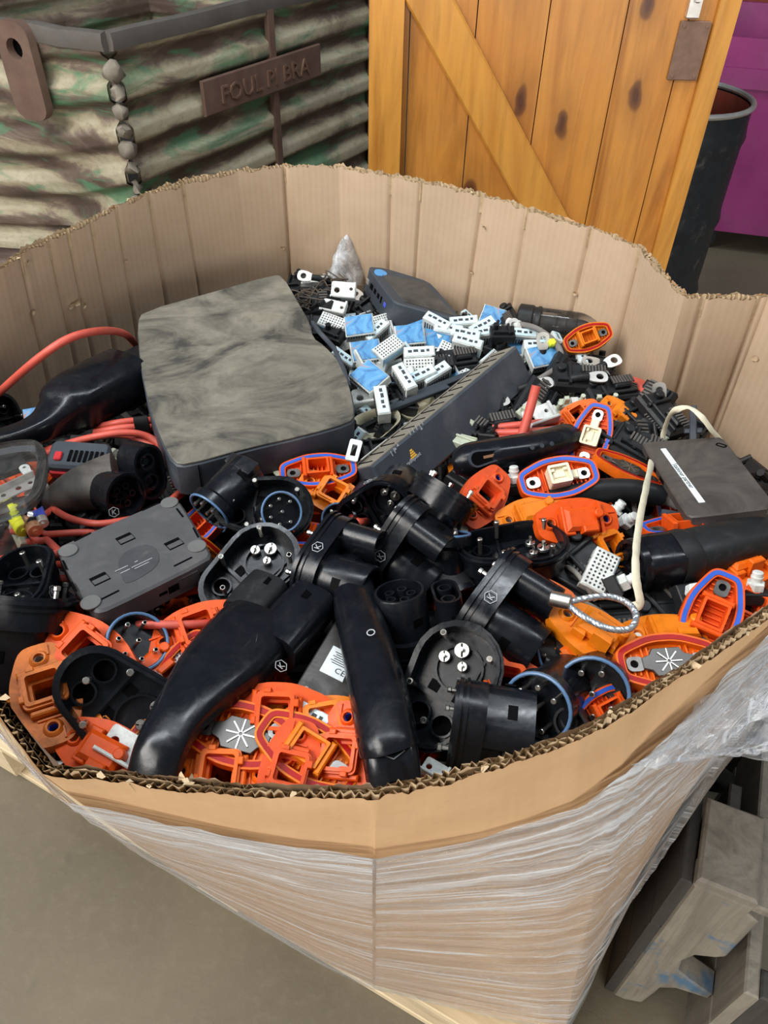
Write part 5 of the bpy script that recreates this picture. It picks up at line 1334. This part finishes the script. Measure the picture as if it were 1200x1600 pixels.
# steel wire rope with ferrule
r = at_root('wire_rope', HP(930, 960, .03)); tag(r, 'looped steel wire rope with silver crimp ferrule', 'wire rope'); land('wire rope loop', 940, 960)
sp = spline([HP(*q) for q in ((888, 941, .075), (915, 935, .080), (950, 932, .082), (980, 942, .082), (994, 962, .080), (985, 982, .078), (955, 983, .078), (920, 968, .076), (888, 946, .074))], 14)
m = MB()
for s_ in range(4):
    pts = []
    for i, q in enumerate(sp):
        t = (sp[min(i+1, len(sp)-1)]-sp[max(0, i-1)]).normalized(); u_ = t.orthogonal().normalized(); w_ = t.cross(u_)
        if i: u_ = (pu-t*pu.dot(t)).normalized(); w_ = t.cross(u_)
        pu = u_; a = i*0.75+s_*math.pi/2; pts.append(q+(u_*math.cos(a)+w_*math.sin(a))*.0014)
    m.tube(pts, .0015, 6)
place(m, 'rope_strand', 'wire', r)
a_, b_ = HP(858, 934, .075), HP(892, 942, .076); m = MB(); m.cyl(.0065, 0, (b_-a_).length, 16, 0, dirframe(a_, b_-a_), .0012); place(m, 'ferrule', 'steel', r)
# cream strap
def strap(pts, w_, name, label):
    sp = spline([HP(*q) for q in pts], 10); o = sp[0]; m = MB(); m.tube([q-o for q in sp], [(w_*(1+.25*noise.noise((i*.3, 1, 0))), w_*.35) for i in range(len(sp))], 8, ref=(.3, -.6, .8)); ob = m.build(name, 'cord', None, 60, T(*o)); return tag(ob, label, 'strap')
strap([(1018, 722, .055), (1008, 770, .075), (1000, 810, .080), (994, 860, .080), (994, 905, .072), (1000, 942, .058), (988, 948, .055)], .0042, 'cream_strap', 'cream woven strap hanging in front of the curved black hose')
strap([(1034, 700, .03), (1038, 672, .05), (1050, 645, .075), (1075, 637, .09), (1095, 650, .09), (1112, 672, .075), (1128, 690, .055)], .0038, 'cream_strap', 'cream woven strap arching behind the flat dark tablet')
# grey lead at the back with ferrule
r = at_root('grey_lead', HP(870, 540, .02)); tag(r, 'grey lead with pale sleeve curving round beside the clear canister', 'cable')
m = MB(); m.tube(spline([HP(*q) for q in ((808, 506, .04), (835, 512, .05), (860, 528, .05), (876, 550, .045), (872, 572, .035), (850, 588, .03), (832, 598, .02))], 8), .0042, 10); place(m, 'lead', 'greycable', r)
a_, b_ = HP(793, 503, .04), HP(812, 508, .042); m = MB(); m.cyl(.0065, 0, (b_-a_).length, 14, 0, dirframe(a_, b_-a_), .001); place(m, 'pale_sleeve', 'white', r)
for pts, lab in (([(865, 862, .03), (880, 880, .03), (900, 895, .035), (915, 915, .03), (930, 938, .02)], 'thin grey lead hanging left of the wire rope loop'), ([(990, 785, .01), (995, 810, .015), (1010, 840, .0)], 'thin grey lead between hose and right charging gun'),
                 ([(855, 915, .02), (880, 925, .02), (930, 950, .015), (960, 970, .0)], 'thin grey lead passing under the wire rope ferrule')):
    cable(pts, 4, 'greycable', 'thin_lead', lab, 'cable', 'thin grey leads', 8)
# flat dark bars below the white modules
for (a, b, lab) in (((612, 628, .03), (760, 578, .03), 'upper flat slate bar below the white modules'), ((606, 640, .03), (700, 604, .035), 'lower flat slate bar below the white modules')):
    p_, q_ = HP(*a), HP(*b); m = MB(); m.box((q_-p_).length, .010, .006, I4, .001); Mx = dirframe((p_+q_)/2, (0, 0, 1), q_-p_); tag(m.build('metal_bar', 'slate', None, mw=Mx), lab, 'bar', 'flat slate bars')
# cream scoops
for (u, v, ang, s_, lab) in ((590, 660, 30, 1.0, 'cream plastic scoop between slab router and long ribbed router'), (652, 632, 25, .8, 'cream rounded plastic edge under the slate bars'), (570, 632, -10, .6, 'dusty pale plastic cap left of the slate bars')):
    Mx = pose(u, v, .022, ang, (.1, -.25, 1)) @ Matrix.Scale(s_, 4); m = MB(); o1 = hull2(-.012, .020, .014, .015, 10)
    m.loops([[(x*1.12, y*1.12, .000) for x, y in o1], [(x, y, -.004) for x, y in o1], [(x*.85, y*.85, -.014) for x, y in o1], [(x*.5, y*.5, -.018) for x, y in o1]], 0, I4, True, False, True)
    m.loops([[(x*1.12, y*1.12, .000) for x, y in o1], [(x*1.1, y*1.1, .002) for x, y in o1], [(x*.95, y*.95, -.002) for x, y in o1], [(x*.8, y*.8, -.012) for x, y in o1]], 0, I4, True, False, True)
    tag(m.build('plastic_scoop', 'cream' if s_ > .7 else 'white', None, 50, Mx), lab, 'plastic part')
Mx = pose(712, 840, .020, 80, (.1, -.5, 1)); r = empty('channel_piece', Mx); tag(r, 'dirty beige plastic channel piece between round socket and open housing', 'plastic part'); land('beige channel piece', 722, 850)
m = MB(); m.box(.060, .022, .012, I4, .002); m.box(.056, .003, .008, T(0, .008, .008), .001); m.box(.056, .003, .008, T(0, -.002, .008), .001); m.build('channel_body', 'greenish', r)
for (u, v, ang, s_, lab) in ((730, 698, -20, .7, 'beige block by the lower edge of the long ribbed router'), (728, 690, -15, .5, 'small beige block behind the handle with oval recess')):
    Mx = pose(u, v, .02, ang) @ Matrix.Scale(s_, 4); m = MB(); m.box(.050, .020, .020, I4, .002); m.box(.050, .004, .006, T(0, .006, .011), .001); tag(m.build('beige_block', 'greenish', None, mw=Mx), lab, 'plastic part')
# ring terminals seen singly
mod('lug', 932, 590, 0, .055, (0, -.3, 1), label='pale ring lug lying on the black terminal cover by the coil')
mod('lug', 955, 566, 25, .055, (0, -.4, 1), label='pale ring lug in front of the orange cover by the canister')
mod('lug', 848, 600, 10, .04, (0, -.3, 1), label='ring lug at the right end of the long ribbed router')
mod('lug', 848, 535, 90, .05, (0, -.9, .5), label='upright ring lug below the clear canister')
mod('lug', 478, 432, 170, .04, (0, -.7, .7), label='pale ring lug behind the dusty slab router')
mod('lug', 925, 566, 175, .045, (0, -.2, 1), label='ring lug with reddish sleeve under the orange cover by the canister')
mod('lug', 780, 628, 20, .03, (.2, -.3, 1), label='bright ring lug under the long ribbed router')
mod('lug', 1030, 615, 95, .05, (0, -.8, .5), label='thin ring lug standing at the right wall')
mod('lug', 805, 552-40, 120, .04, (0, -.6, .7), label='upright loop lug at the back wall left of the canister')

# ------------------------------------------------------------------ hand placed covers
cover('blue_open', 497, 733, 5, .035, (.0, -.15, 1), label='blue-sealed orange cover below the slab router front edge', s=1.05); land('blue-sealed cover by the router', 497, 733)
cover('top_amber', 520, 772, -28, .020, (.15, -.35, 1), label='amber cover with square socket in front of the blue-sealed one', s=1.0)
cover('blue_block', 923, 682, 72, .045, camn=(-.05, .15, 1), label='blue-sealed cover with cream block standing nearly upright')
land('upright cream block cover', 923, 682)
cover('blue_block', 873, 745, 11, .055, (-.05, -.45, 1), label='blue-sealed cover with cream block lying level in front of the oval recess handle', s=1.05); land('level cream block cover', 873, 745)
cover('red_star', 985, 728, -24, .045, (.25, .15, 1), label='red-sealed orange cover tilted away beside the flat dark tablet')
cover('red_open', 919, 527, 20, .055, (-.1, -.8, .9), label='orange cover leaning on the clear canister', s=.85)
cover('top_salmon', 758, 775, 55, .045, (.45, -.5, 1), label='red-orange cover with round hole right of the tilted housing')
cover('clip_amber', 835, 805, 12, .035, (0, -.2, 1), label='amber cover lying behind the orange clip block')
cover('clip_red', 903, 815, 5, .055, (.20, -.6, 1), label='red-orange boxy cover with small silver window', s=1.05); land('boxy red-orange cover', 893, 818)
cover('top_amber', 952, 856, -62, .035, (.3, -.4, 1), label='amber bracket cover right of the boxy red-orange cover', s=.9)
cover('blue_open', 1068, 818, 6, .045, (-.1, .4, 1), label='blue-sealed cover edge showing in front of the flat dark tablet', s=1.05)
cover('blue_open', 1112, 962, 68, .055, camn=(.25, .2, 1), label='blue-sealed orange cover standing at the right rim', s=1.05); land('blue-sealed cover at the right rim', 1112, 962)
cover('red_star', 1046, 1032, 4, .055, (.0, -.25, 1), label='red-sealed orange cover with metal star plate at the right rim', s=1.04); land('star plate cover at the right rim', 1046, 1032)
cover('clip_amber', 1052, 992, 0, .035, (0, .1, 1), label='amber cover right behind the star plate cover', s=1.1)
cover('clip_amber', 935, 992, -33, .040, (.1, -.1, 1), label='amber clip cover just below the wire rope loop', s=1.1)
cover('clip_mid', 900, 1022, 35, .020, (.2, -.3, 1), label='orange clip cover left below the wire rope amber cover')
cover('red_open', 872, 962, -30, .025, (.1, -.3, 1), label='red-sealed cover under the wire rope ferrule', s=.9)
cover('clip_mid', 830, 932, -12, .030, (0, -.3, 1), label='orange cover at the left end of the wire rope ferrule')
cover('top_red', 137, 1022, -38, .040, (.0, -.35, 1), label='bright red-orange cover with square socket in front of the grey mini computer', s=1.18); land('bright red-orange socket cover', 137, 1022)
cover('top_dirty', 72, 1082, -78, .040, (.1, -.1, 1), label='grimy amber cover with square socket by the left front rim', s=1.12); land('grimy amber cover', 72, 1082)
cover('top_amber', 32, 1052, 15, .020, (-.1, -.1, 1), label='amber cover half under the grimy one at the left rim', s=1.1)
cover('top_red', 312, 985, 20, .030, (.1, -.3, 1), label='orange cover with square opening under the salmon cable left of the bent gun', s=1.1)
cover('top_red', 432, 1116, -2, .030, (0, -.4, 1), label='red-orange cover with upright square socket below the sheet metal box', s=1.08); land('upright square socket cover', 430, 1118)
cover('red_star', 376, 1146, -14, .034, (.0, -.2, 1), label='red-sealed cover with metal star plate right of the bent gun handle', s=1.1); land('star plate cover by the gun handle', 368, 1148)
cover('top_mid', 345, 1208, -2, .018, (0, -.25, 1), label='orange cover with square socket tucked behind the front rim', s=1.05)
cover('top_salmon', 452, 1205, 75, .025, camn=(0, .2, 1), label='salmon cover with round hole standing at the front rim', s=.95)
cover('red_open', 482, 1172, -32, .030, (.1, -.2, 1), label='red-sealed amber cover left of the thick tube near the rim', s=1.05)
cover('top_amber', 505, 1132, 10, .025, (.1, -.2, 1), label='amber cover with hole under the sheet metal box')
cover('top_red', 536, 1180, 82, .025, camn=(-.4, .2, 1), label='red-orange cover on edge against the thick front tube')
cover('red_open', 145, 1150, 30, .020, (.1, -.2, 1), label='red-sealed amber cover below the open housing at the left front rim', s=1.0)
cover('clip_red', 165, 1178, -28, .025, (.0, -.3, 1), label='red-orange cover beside the white slotted block at the rim')
cover('clip_red', 240, 1045, 40, .015, (.2, -.2, 1), label='red-orange clip cover between open housing and bent gun')
cover('red_star', 288, 1052, 60, .020, (.2, -.4, 1), label='red-sealed cover half hidden by the bent charging gun', s=.95)
cover('top_red', 785, 1068, -12, .025, (.1, -.35, 1), label='orange cover with square socket right of the holed housing', s=1.1); land('right square socket cover', 785, 1068)
cover('blue_open', 955, 1112, 28, .030, (.1, -.5, 1), label='blue-sealed orange cover tip at the front right rim', s=.85)
cover('top_mid', 902, 650, 30, .030, (-.1, -.5, 1), label='orange cover with round hole above the upright cream block cover', s=.8)
cover('clip_amber', 972, 648, -40, .035, (.2, -.6, 1), label='amber cover corner below the black terminal cover', s=.75)
cover('clip_mid', 1155, 886, 18, .035, (.0, .1, 1), label='orange cover edge below the right charging gun', s=1.05)
cover('top_red', 1168, 950, -25, .025, (.1, -.3, 1), label='red-orange cover right of the blue-sealed one at the right rim')
cover('blue_open', 470, 832, -4, .015, (0, .2, 1), label='blue-sealed orange cover between the two open housings', s=.95)
cover('clip_mid', 100, 975, 25, .005, (0, -.2, 1), label='dark orange cover between black housing and mini computer', s=1.1)
mod('brk', 195, 1168, -30, .030, (0, -.3, 1), label='white slotted block at the left front rim', s=.95)
mod('grid', 268, 1030, 30, .018, (0, -.3, 1), label='white striped terminal block left of the bent gun body', s=.8)
mod('label', 487, 1120, -30, .025, (0, -.3, 1), label='small grey white module under the sheet metal box')
mod('grid', 462, 872, -20, .012, (.1, -.3, 1), label='pale dotted contact block left of the thick front tube', s=.8)
mod('green', 410, 1170, 20, .010, label='pale green piece between the two orange covers near the rim')
mod('brk', 680, 1205, -30, .010, label='small dirty white piece against the rim right of the thick tube', s=.6)
Mx = pose(965, 1080, .015, 0, (.2, -.1, 1)); m = MB(); m.prism(rrect(.05, .07, .008), -.02, .0, .002); tag(m.build('red_plastic_case', 'darkred', None, mw=Mx), 'dark red plastic case beneath the star plate cover', 'plastic part')

# ------------------------------------------------------------------ hand placed housings
def HZ(u, v, ang, lift, cn, label, kind='h', s=1.0, lm=None):
    s *= 1.05
    o = hous(u, v, ang, lift, camn=cn, label=label, kind=kind, s=s)
    if lm: land(lm, u, v)
    return o
HZ(412, 790, 172, .045, (-.10, .30, 1), 'open black housing with silver discs below the slab router', s=1.12, lm='open housing below the slab router')
HZ(440, 800, 0, .062, (.25, .1, 1), 'round socket head with pins set in the open housing below the router', 'r', .95)
HZ(390, 885, 222, .050, (-.15, .45, 1), 'open black housing with screws right of the grey mini computer', s=1.12, lm='open housing by the mini computer')
HZ(584, 800, 200, .035, (-.35, -.50, .85), 'black housing with two round holes below the long ribbed router', s=.98, lm='two hole housing')
HZ(702, 762, 215, .060, (.50, .80, .05), 'large glossy tilted housing with bright highlight behind the short round socket', s=1.15, lm='tilted glossy housing')
HZ(492, 872, 60, .040, (-.80, .25, -.35), 'glossy housing with hexagon emblem left of the tube top', s=1.1, lm='hexagon emblem housing')
HZ(602, 838, 60, .045, (-.75, .55, -.25), 'glossy housing with two windows between tube top and short round socket', s=1.1, lm='two window housing')
HZ(803, 845, 185, .055, (.0, .85, .55), 'open upright housing with silver discs in the middle right', s=1.15, lm='open upright housing')
HZ(748, 930, 55, .045, (-.78, .50, -.30), 'glossy housing lying with both socket tubes pointing right', s=1.15, lm='glossy lying housing')
HZ(664, 1012, 10, .005, (.12, -.85, -.38), 'glossy housing standing flange down right of the thick tube', s=1.0)
HZ(697, 1068, 240, .045, (-.15, .15, 1), 'black housing facing up with holes and three silver discs', s=1.18, lm='holed housing facing up')
HZ(704, 1132, 80, .015, (-.93, .15, -.10), 'glossy housing with wide open end by the front rim', s=1.15, lm='open ended housing at the rim')
HZ(190, 1108, 140, .045, (-.10, -.10, 1), 'dark open housing with silver discs left of the bent gun handle', s=1.2, lm='dark open housing')
HZ(215, 1003, 20, .040, (.25, .35, 1), 'round socket head with pins above the dark open housing', 'r', 1.2)
HZ(48, 925, 35, .050, (.10, .80, -.05), 'large glossy housing with hexagon emblem at the left edge', s=1.3, lm='left edge housing')
HZ(18, 905, 60, .060, (-.3, .6, .5), 'black housing behind the emblem one at the left edge', s=1.1)
HZ(926, 1082, 10, .040, (-.10, -.25, 1), 'round socket head facing the viewer at the front right rim', 'r', 1.35, lm='front right round socket')
HZ(840, 1105, -30, .045, (-.45, -.35, 1), 'round socket head turned down left at the front rim', 'r', 1.3)
HZ(328, 798, -30, .040, (-.60, -.65, .45), 'round socket head pointing down left below the slab router corner', 'r', 1.15, lm='down pointing round socket')
HZ(696, 836, 0, .050, (.0, .97, .10), 'short upright round socket with blue seal left of the beige channel', 'r', 1.15, lm='short round socket')
HZ(850, 1012, 20, .025, (.80, .1, .4), 'small round socket head behind the right square socket cover', 'r', 1.0)
HZ(868, 1150, 30, -.015, (.1, .2, -1), 'matte black housing under the round sockets at the front rim', 'm', 1.0)
HZ(530, 812, 30, .015, (.1, .4, 1), 'round socket head with white contacts behind the emblem housing', 'r', .9)
HZ(800, 760, 20, .010, (.3, .2, 1), 'small round socket head beside the white bolts', 'r', .9)

# ------------------------------------------------------------------ hand placed modules
for k_, u, v, a, l, N in (
    ('label', 683, 508, -28, .045, (0, -.4, 1)), ('label', 724, 507, 5, .035, (0, -.5, 1)), ('label', 752, 514, 28, .035, (.1, -.5, 1)), ('label', 763, 524, 8, .038, (0, -.4, 1)), ('label', 727, 527, -12, .040, (0, -.5, 1)),
    ('label', 700, 520, -8, .038, (0, -.4, 1)), ('label', 730, 540, -16, .045, (0, -.4, 1)), ('label', 655, 555, 3, .045, (0, -.6, 1)), ('grid', 655, 575, 3, .035, (0, -.8, .7)), ('label', 632, 595, -58, .045, (0, -.4, 1)),
    ('label', 657, 592, 25, .035, (0, -.4, 1)), ('label', 680, 588, 32, .035, (0, -.4, 1)), ('grid', 705, 555, -25, .030, (.1, -.5, 1)), ('blue', 562, 512, 8, .045, (-.1, -.5, 1)), ('grid', 520, 508, -20, .030, (0, -.5, 1)),
    ('blue', 572, 552, 8, .035, (0, -.4, 1)), ('blue', 578, 592, -40, .050, (-.2, -.4, 1)), ('blue', 640, 527, 5, .040, (0, -.4, 1)), ('blue', 682, 535, -10, .030, (.2, -.3, 1)), ('blue', 662, 518, 20, .030, (0, -.3, 1)),
    ('grid', 607, 548, 35, .040, (0, -.4, 1)), ('label', 588, 522, 42, .035, (0, -.4, 1)), ('brk', 537, 455, -5, .045, (.0, -.8, .8)), ('brk', 522, 483, -12, .030, (0, -.5, 1)), ('label', 840, 545, 0, .035, (0, -.4, 1)),
    ('blue', 848, 560, 12, .030, (0, -.4, 1)), ('label', 815, 527, -5, .03, (0, -.4, 1)), ('label', 597, 632, -80, .04, (0, -.4, 1)), ('brk', 575, 622, 10, .03, (0, -.4, 1)), ('brk', 490, 415+28, 0, .02, (0, -.3, 1)),
    ('dark', 690, 572, 5, .035, (0, -.4, 1)), ('dark', 785, 522, 0, .05, (0, -.2, 1)), ('cover', 708, 567, 8, .03, (0, -.3, 1)), ('dark', 520, 525, -20, .03, (0, -.2, 1)), ('dark', 475, 437, -10, .02, (0, -.2, 1)),
    ('cover', 905, 592, -4, .045, (0, -.25, 1)), ('cover', 952, 612, 8, .035, (.1, -.2, 1)), ('cover', 975, 695, -30, .035, (.1, -.3, 1)), ('cover', 1005, 700, -25, .03, (.2, -.3, 1)), ('cover', 1035, 650, -50, .04, (.2, -.2, 1)),
    ('cover', 1000, 660, -45, .03, (0, -.2, 1)), ('cover', 915, 880, -45, .03, (0, -.35, 1)), ('cover', 720, 690-30, -30, .02, (0, -.3, 1)), ('cover', 765, 670, 10, .015, (0, -.3, 1)), ('cover', 885, 900, -30, .02, (0, -.3, 1)),
    ('green', 860, 645, 8, .02, (0, -.3, 1)), ('green', 825, 640, 40, .03, (0, -.3, 1)), ('green', 895, 632, 3, .03, (0, -.3, 1)), ('green', 945, 630, 0, .03, (0, -.3, 1)), ('brk', 842, 652, 20, .03, (0, -.4, 1)),
    ('bolt', 803, 748, 10, .04, (-.1, .4, 1)), ('bolt', 815, 765, 0, .02, (.2, .4, 1)), ('bolt', 875, 808-20, 30, .01, (0, .3, 1)), ('bolt', 960, 800, 20, .03, (.6, .3, 1)), ('bolt', 978, 815, -30, .03, (.5, -.3, 1)), ('bolt', 975, 910, 20, .04, (.9, .1, .6)),
    ('bolt', 1085, 925, 10, .04, (.3, -.4, 1)), ('bolt', 1090, 952, -20, .03, (.3, -.4, 1)), ('bolt', 1180, 915, 0, .04, (0, .4, 1)), ('bolt', 990, 1005, 0, .02, (0, -.3, 1)), ('bolt', 948, 912, -20, .03, (0, -.3, 1)),
    ('dark', 1120, 905, 10, .02, (0, -.3, 1)), ('dark', 1145, 930, -20, .02, (0, -.3, 1)), ('dark', 1010, 925, 10, .01, (0, -.3, 1)), ('cover', 1040, 945, 35, .01, (0, -.3, 1)), ('cover', 1150, 810+2, -8, .02, (0, -.2, 1)), ('dark', 1090, 820-10, 0, .01, (0, 0, 1)),
    ('grid', 935, 895, 65, .035, (0, -.5, 1))):
    mod(k_, u, v, a, l, N, s={'label': 1.3, 'grid': 1.2, 'blue': 1.15, 'brk': 1.15}.get(k_, 1.0))
Mx = pose(1083, 668, .05, 90, camn=(0, .1, 1)); m = MB(); m.box(.050, .008, .010, I4, .001); m.box(.006, .020, .006, T(-.004, 0, 0), .001); m.box(.008, .030, .012, T(-.024, 0, 0), .001); tag(m.build('mounting_peg', 'slate', None, mw=Mx), 'upright slate plastic peg under the strap arch', 'plastic part')
Mx = pose(1120, 815, .035, -8); m = MB(); m.box(.110, .008, .008, I4, .001); m.box(.012, .014, .018, T(.030, 0, .008), .002); m.box(.010, .012, .012, T(-.030, 0, -.004), .001); tag(m.build('mounting_rail', 'slate', None, mw=Mx), 'slate plastic rail poking out below the flat dark tablet', 'plastic part')
Mx = pose(862, 536, .05, 0); m = MB(); m.cyl(.006, -.006, .006, 6, 0, Rx(40), .002); tag(m.build('yellow_cap', 'yellow', None, mw=Mx), 'tiny bright yellow cap below the clear canister', 'cap')
Mx = pose(450, 760, .02, -50); m = MB(); m.box(.075, .006, .003, I4, .0005); tag(m.build('flat_strip', 'greenish', None, mw=Mx), 'thin grey strip between the slab router and the blue-sealed cover', 'strip')
Mx = pose(553, 705, .045, 75, (0, -.5, 1)); m = MB(); m.plate(rrect(.026, .014, .002), [rrect(.014, .006, .001)], 0, .003); tag(m.build('paper_tag', 'white', None, mw=Mx), 'white slotted tag between the slab router and the long ribbed router', 'tag')
Mx = pose(58, 650, .03, 10, (0, -.7, .7)); m = MB(); m.box(.030, .020, .008, I4, .001); tag(m.build('blue_module', 'blue', None, mw=Mx), 'small blue module poking out behind the left charging gun', 'relay module')

# ------------------------------------------------------------------ random deeper fill, placed where the photo shows that mix
taken = [(PX(o.matrix_world.translation)) for o in COL.objects if o.parent is None and o.type in ('EMPTY', 'MESH') and 'label' in o]
def zone(poly, kinds, n, gap, l0, l1, tilt=.5):
    us_ = [p[0] for p in poly]; vs_ = [p[1] for p in poly]; k = 0; tries = 0
    while k < n and tries < n*60:
        tries += 1
        u, v = random.uniform(min(us_), max(us_)), random.uniform(min(vs_), max(vs_)); c = False
        for i in range(len(poly)):
            a, b = poly[i], poly[(i+1) % len(poly)]
            if (a[1] > v) != (b[1] > v) and u < (b[0]-a[0])*(v-a[1])/(b[1]-a[1])+a[0]: c = not c
        if not c or any((u-a)**2+(v-b)**2 < gap*gap for a, b in filled): continue
        l = random.uniform(l0, l1); q = HP(u, v, l)
        if not inside_box(q.x, q.y, q.z, 0.045): continue
        filled.append((u, v)); k += 1
        N = (random.uniform(-tilt, tilt), random.uniform(-tilt, tilt)-.25, 1); a = random.uniform(0, 360); kd = random.choice(kinds)
        if kd in CK: cover(kd, u, v, a, l, N)
        elif kd in ('H', 'HM', 'HR'): hous(u, v, a, l, N if random.random() < .6 else (random.uniform(-1, 1), -.3, .3), kind={'H': 'h', 'HM': 'm', 'HR': 'r'}[kd])
        else: mod(kd, u, v, a, l, N, s=random.uniform(1.0, 1.2))
filled = []
ORS = ['top_red', 'top_mid', 'top_amber', 'clip_mid', 'clip_red', 'blue_open', 'red_open', 'red_star', 'top_mid', 'top_red']
zone([(0, 1000), (100, 950), (340, 960), (440, 1080), (560, 1120), (640, 1130), (650, 1200), (600, 1225), (120, 1190), (0, 1090)], ORS, 30, 44, -.038, -.016)
zone([(460, 720), (560, 740), (560, 800), (330, 960), (270, 960), (280, 820), (340, 760)], ORS+['H', 'HR'], 12, 40, -.025, -.005)
zone([(560, 800), (760, 780), (860, 900), (870, 1130), (700, 1190), (620, 1160), (600, 900)], ['H', 'HM', 'HR', 'top_red', 'blue_open', 'H', 'clip_mid'], 22, 46, -.035, -.012)
zone([(740, 790), (980, 760), (1200, 860), (1200, 940), (1040, 1080), (940, 1130), (880, 1120), (850, 900)], ORS+['dark', 'dark', 'cover', 'cover', 'bolt', 'cover', 'bolt'], 46, 38, -.028, -.002)
zone([(700, 730), (900, 720), (1010, 700), (1020, 780), (860, 800), (760, 800)], ['dark', 'cover', 'clip_amber', 'bolt', 'dark', 'HR'], 16, 30, -.02, .005)
zone([(0, 640), (100, 700), (260, 700), (270, 760), (240, 830), (80, 860), (0, 850)], ['dark', 'cover', 'clip_red', 'HM', 'green'], 14, 42, -.03, -.008)
filled = []
zone([(540, 480), (610, 505), (760, 500), (880, 520), (880, 560), (760, 570), (640, 640), (570, 680), (560, 600), (520, 540)], ['label', 'label', 'grid', 'blue', 'label', 'blue', 'brk', 'dark'], 60, 16, .000, .026, .6)
zone([(450, 425), (560, 430), (620, 500), (560, 530), (500, 520)], ['dark', 'brk', 'dark', 'cover', 'lug', 'grid', 'dark'], 22, 17, -.005, .018, .6)
zone([(700, 490), (800, 490), (900, 520), (990, 540), (1010, 620), (900, 650), (780, 660), (760, 640), (860, 570)], ['dark', 'dark', 'cover', 'lug', 'green', 'dark', 'label'], 40, 19, .0, .024, .6)
zone([(720, 650), (900, 640), (1040, 630), (1090, 680), (1000, 720), (880, 660), (720, 700)], ['dark', 'cover', 'dark', 'lug', 'green'], 26, 20, -.005, .018, .6)
zone([(480, 640), (600, 600), (640, 660), (600, 730), (560, 700)], ['brk', 'green', 'dark', 'label'], 10, 20, -.005, .012, .6)

# ------------------------------------------------------------------ labels that single out the look-alikes
def rel(u, v, L):
    du, dv = u-L[1], v-L[2]; a = abs(du); b = abs(dv)
    if a > 1.8*b: return 'right of' if du > 0 else 'left of'
    if b > 1.8*a: return 'in front of' if dv > 0 else 'behind'
    return ('in front and to the right of' if dv > 0 else 'behind and to the right of') if du > 0 else ('in front and to the left of' if dv > 0 else 'behind and to the left of')
used = {o['label'].lower() for o in COL.objects if o.get('label')}
for o, d, u, v in AUTO:
    Ls = sorted(LAND, key=lambda L: math.hypot(u-L[1], v-L[2]))
    cands = [f'{d} {rel(u, v, L)} the {L[0]}' for L in Ls[:2]] + [f'{d} between the {Ls[0][0]} and the {Ls[k][0]}' for k in (1, 2, 3)] + [f'{d} between the {Ls[1][0]} and the {Ls[2][0]}', f'{d} between the {Ls[1][0]} and the {Ls[3][0]}', f'{d} nearest the {Ls[0][0]}', f'{d} close to the {Ls[1][0]}'] + [f'{d} {rel(u, v, Ls[a])} the {Ls[a][0]} and {rel(u, v, Ls[b])} the {Ls[b][0]}' for a, b in ((0, 1), (0, 2), (1, 2), (0, 3))] + [f'{d} {rel(u, v, L)} the {L[0]}' for L in Ls[2:5]]
    cands = [c for c in cands if len(c.split()) <= 16] or [f'{d} near the {Ls[0][0]}']
    for c in cands:
        if c.lower() not in used: break
    else: c = cands[0]
    used.add(c.lower()); o['label'] = c
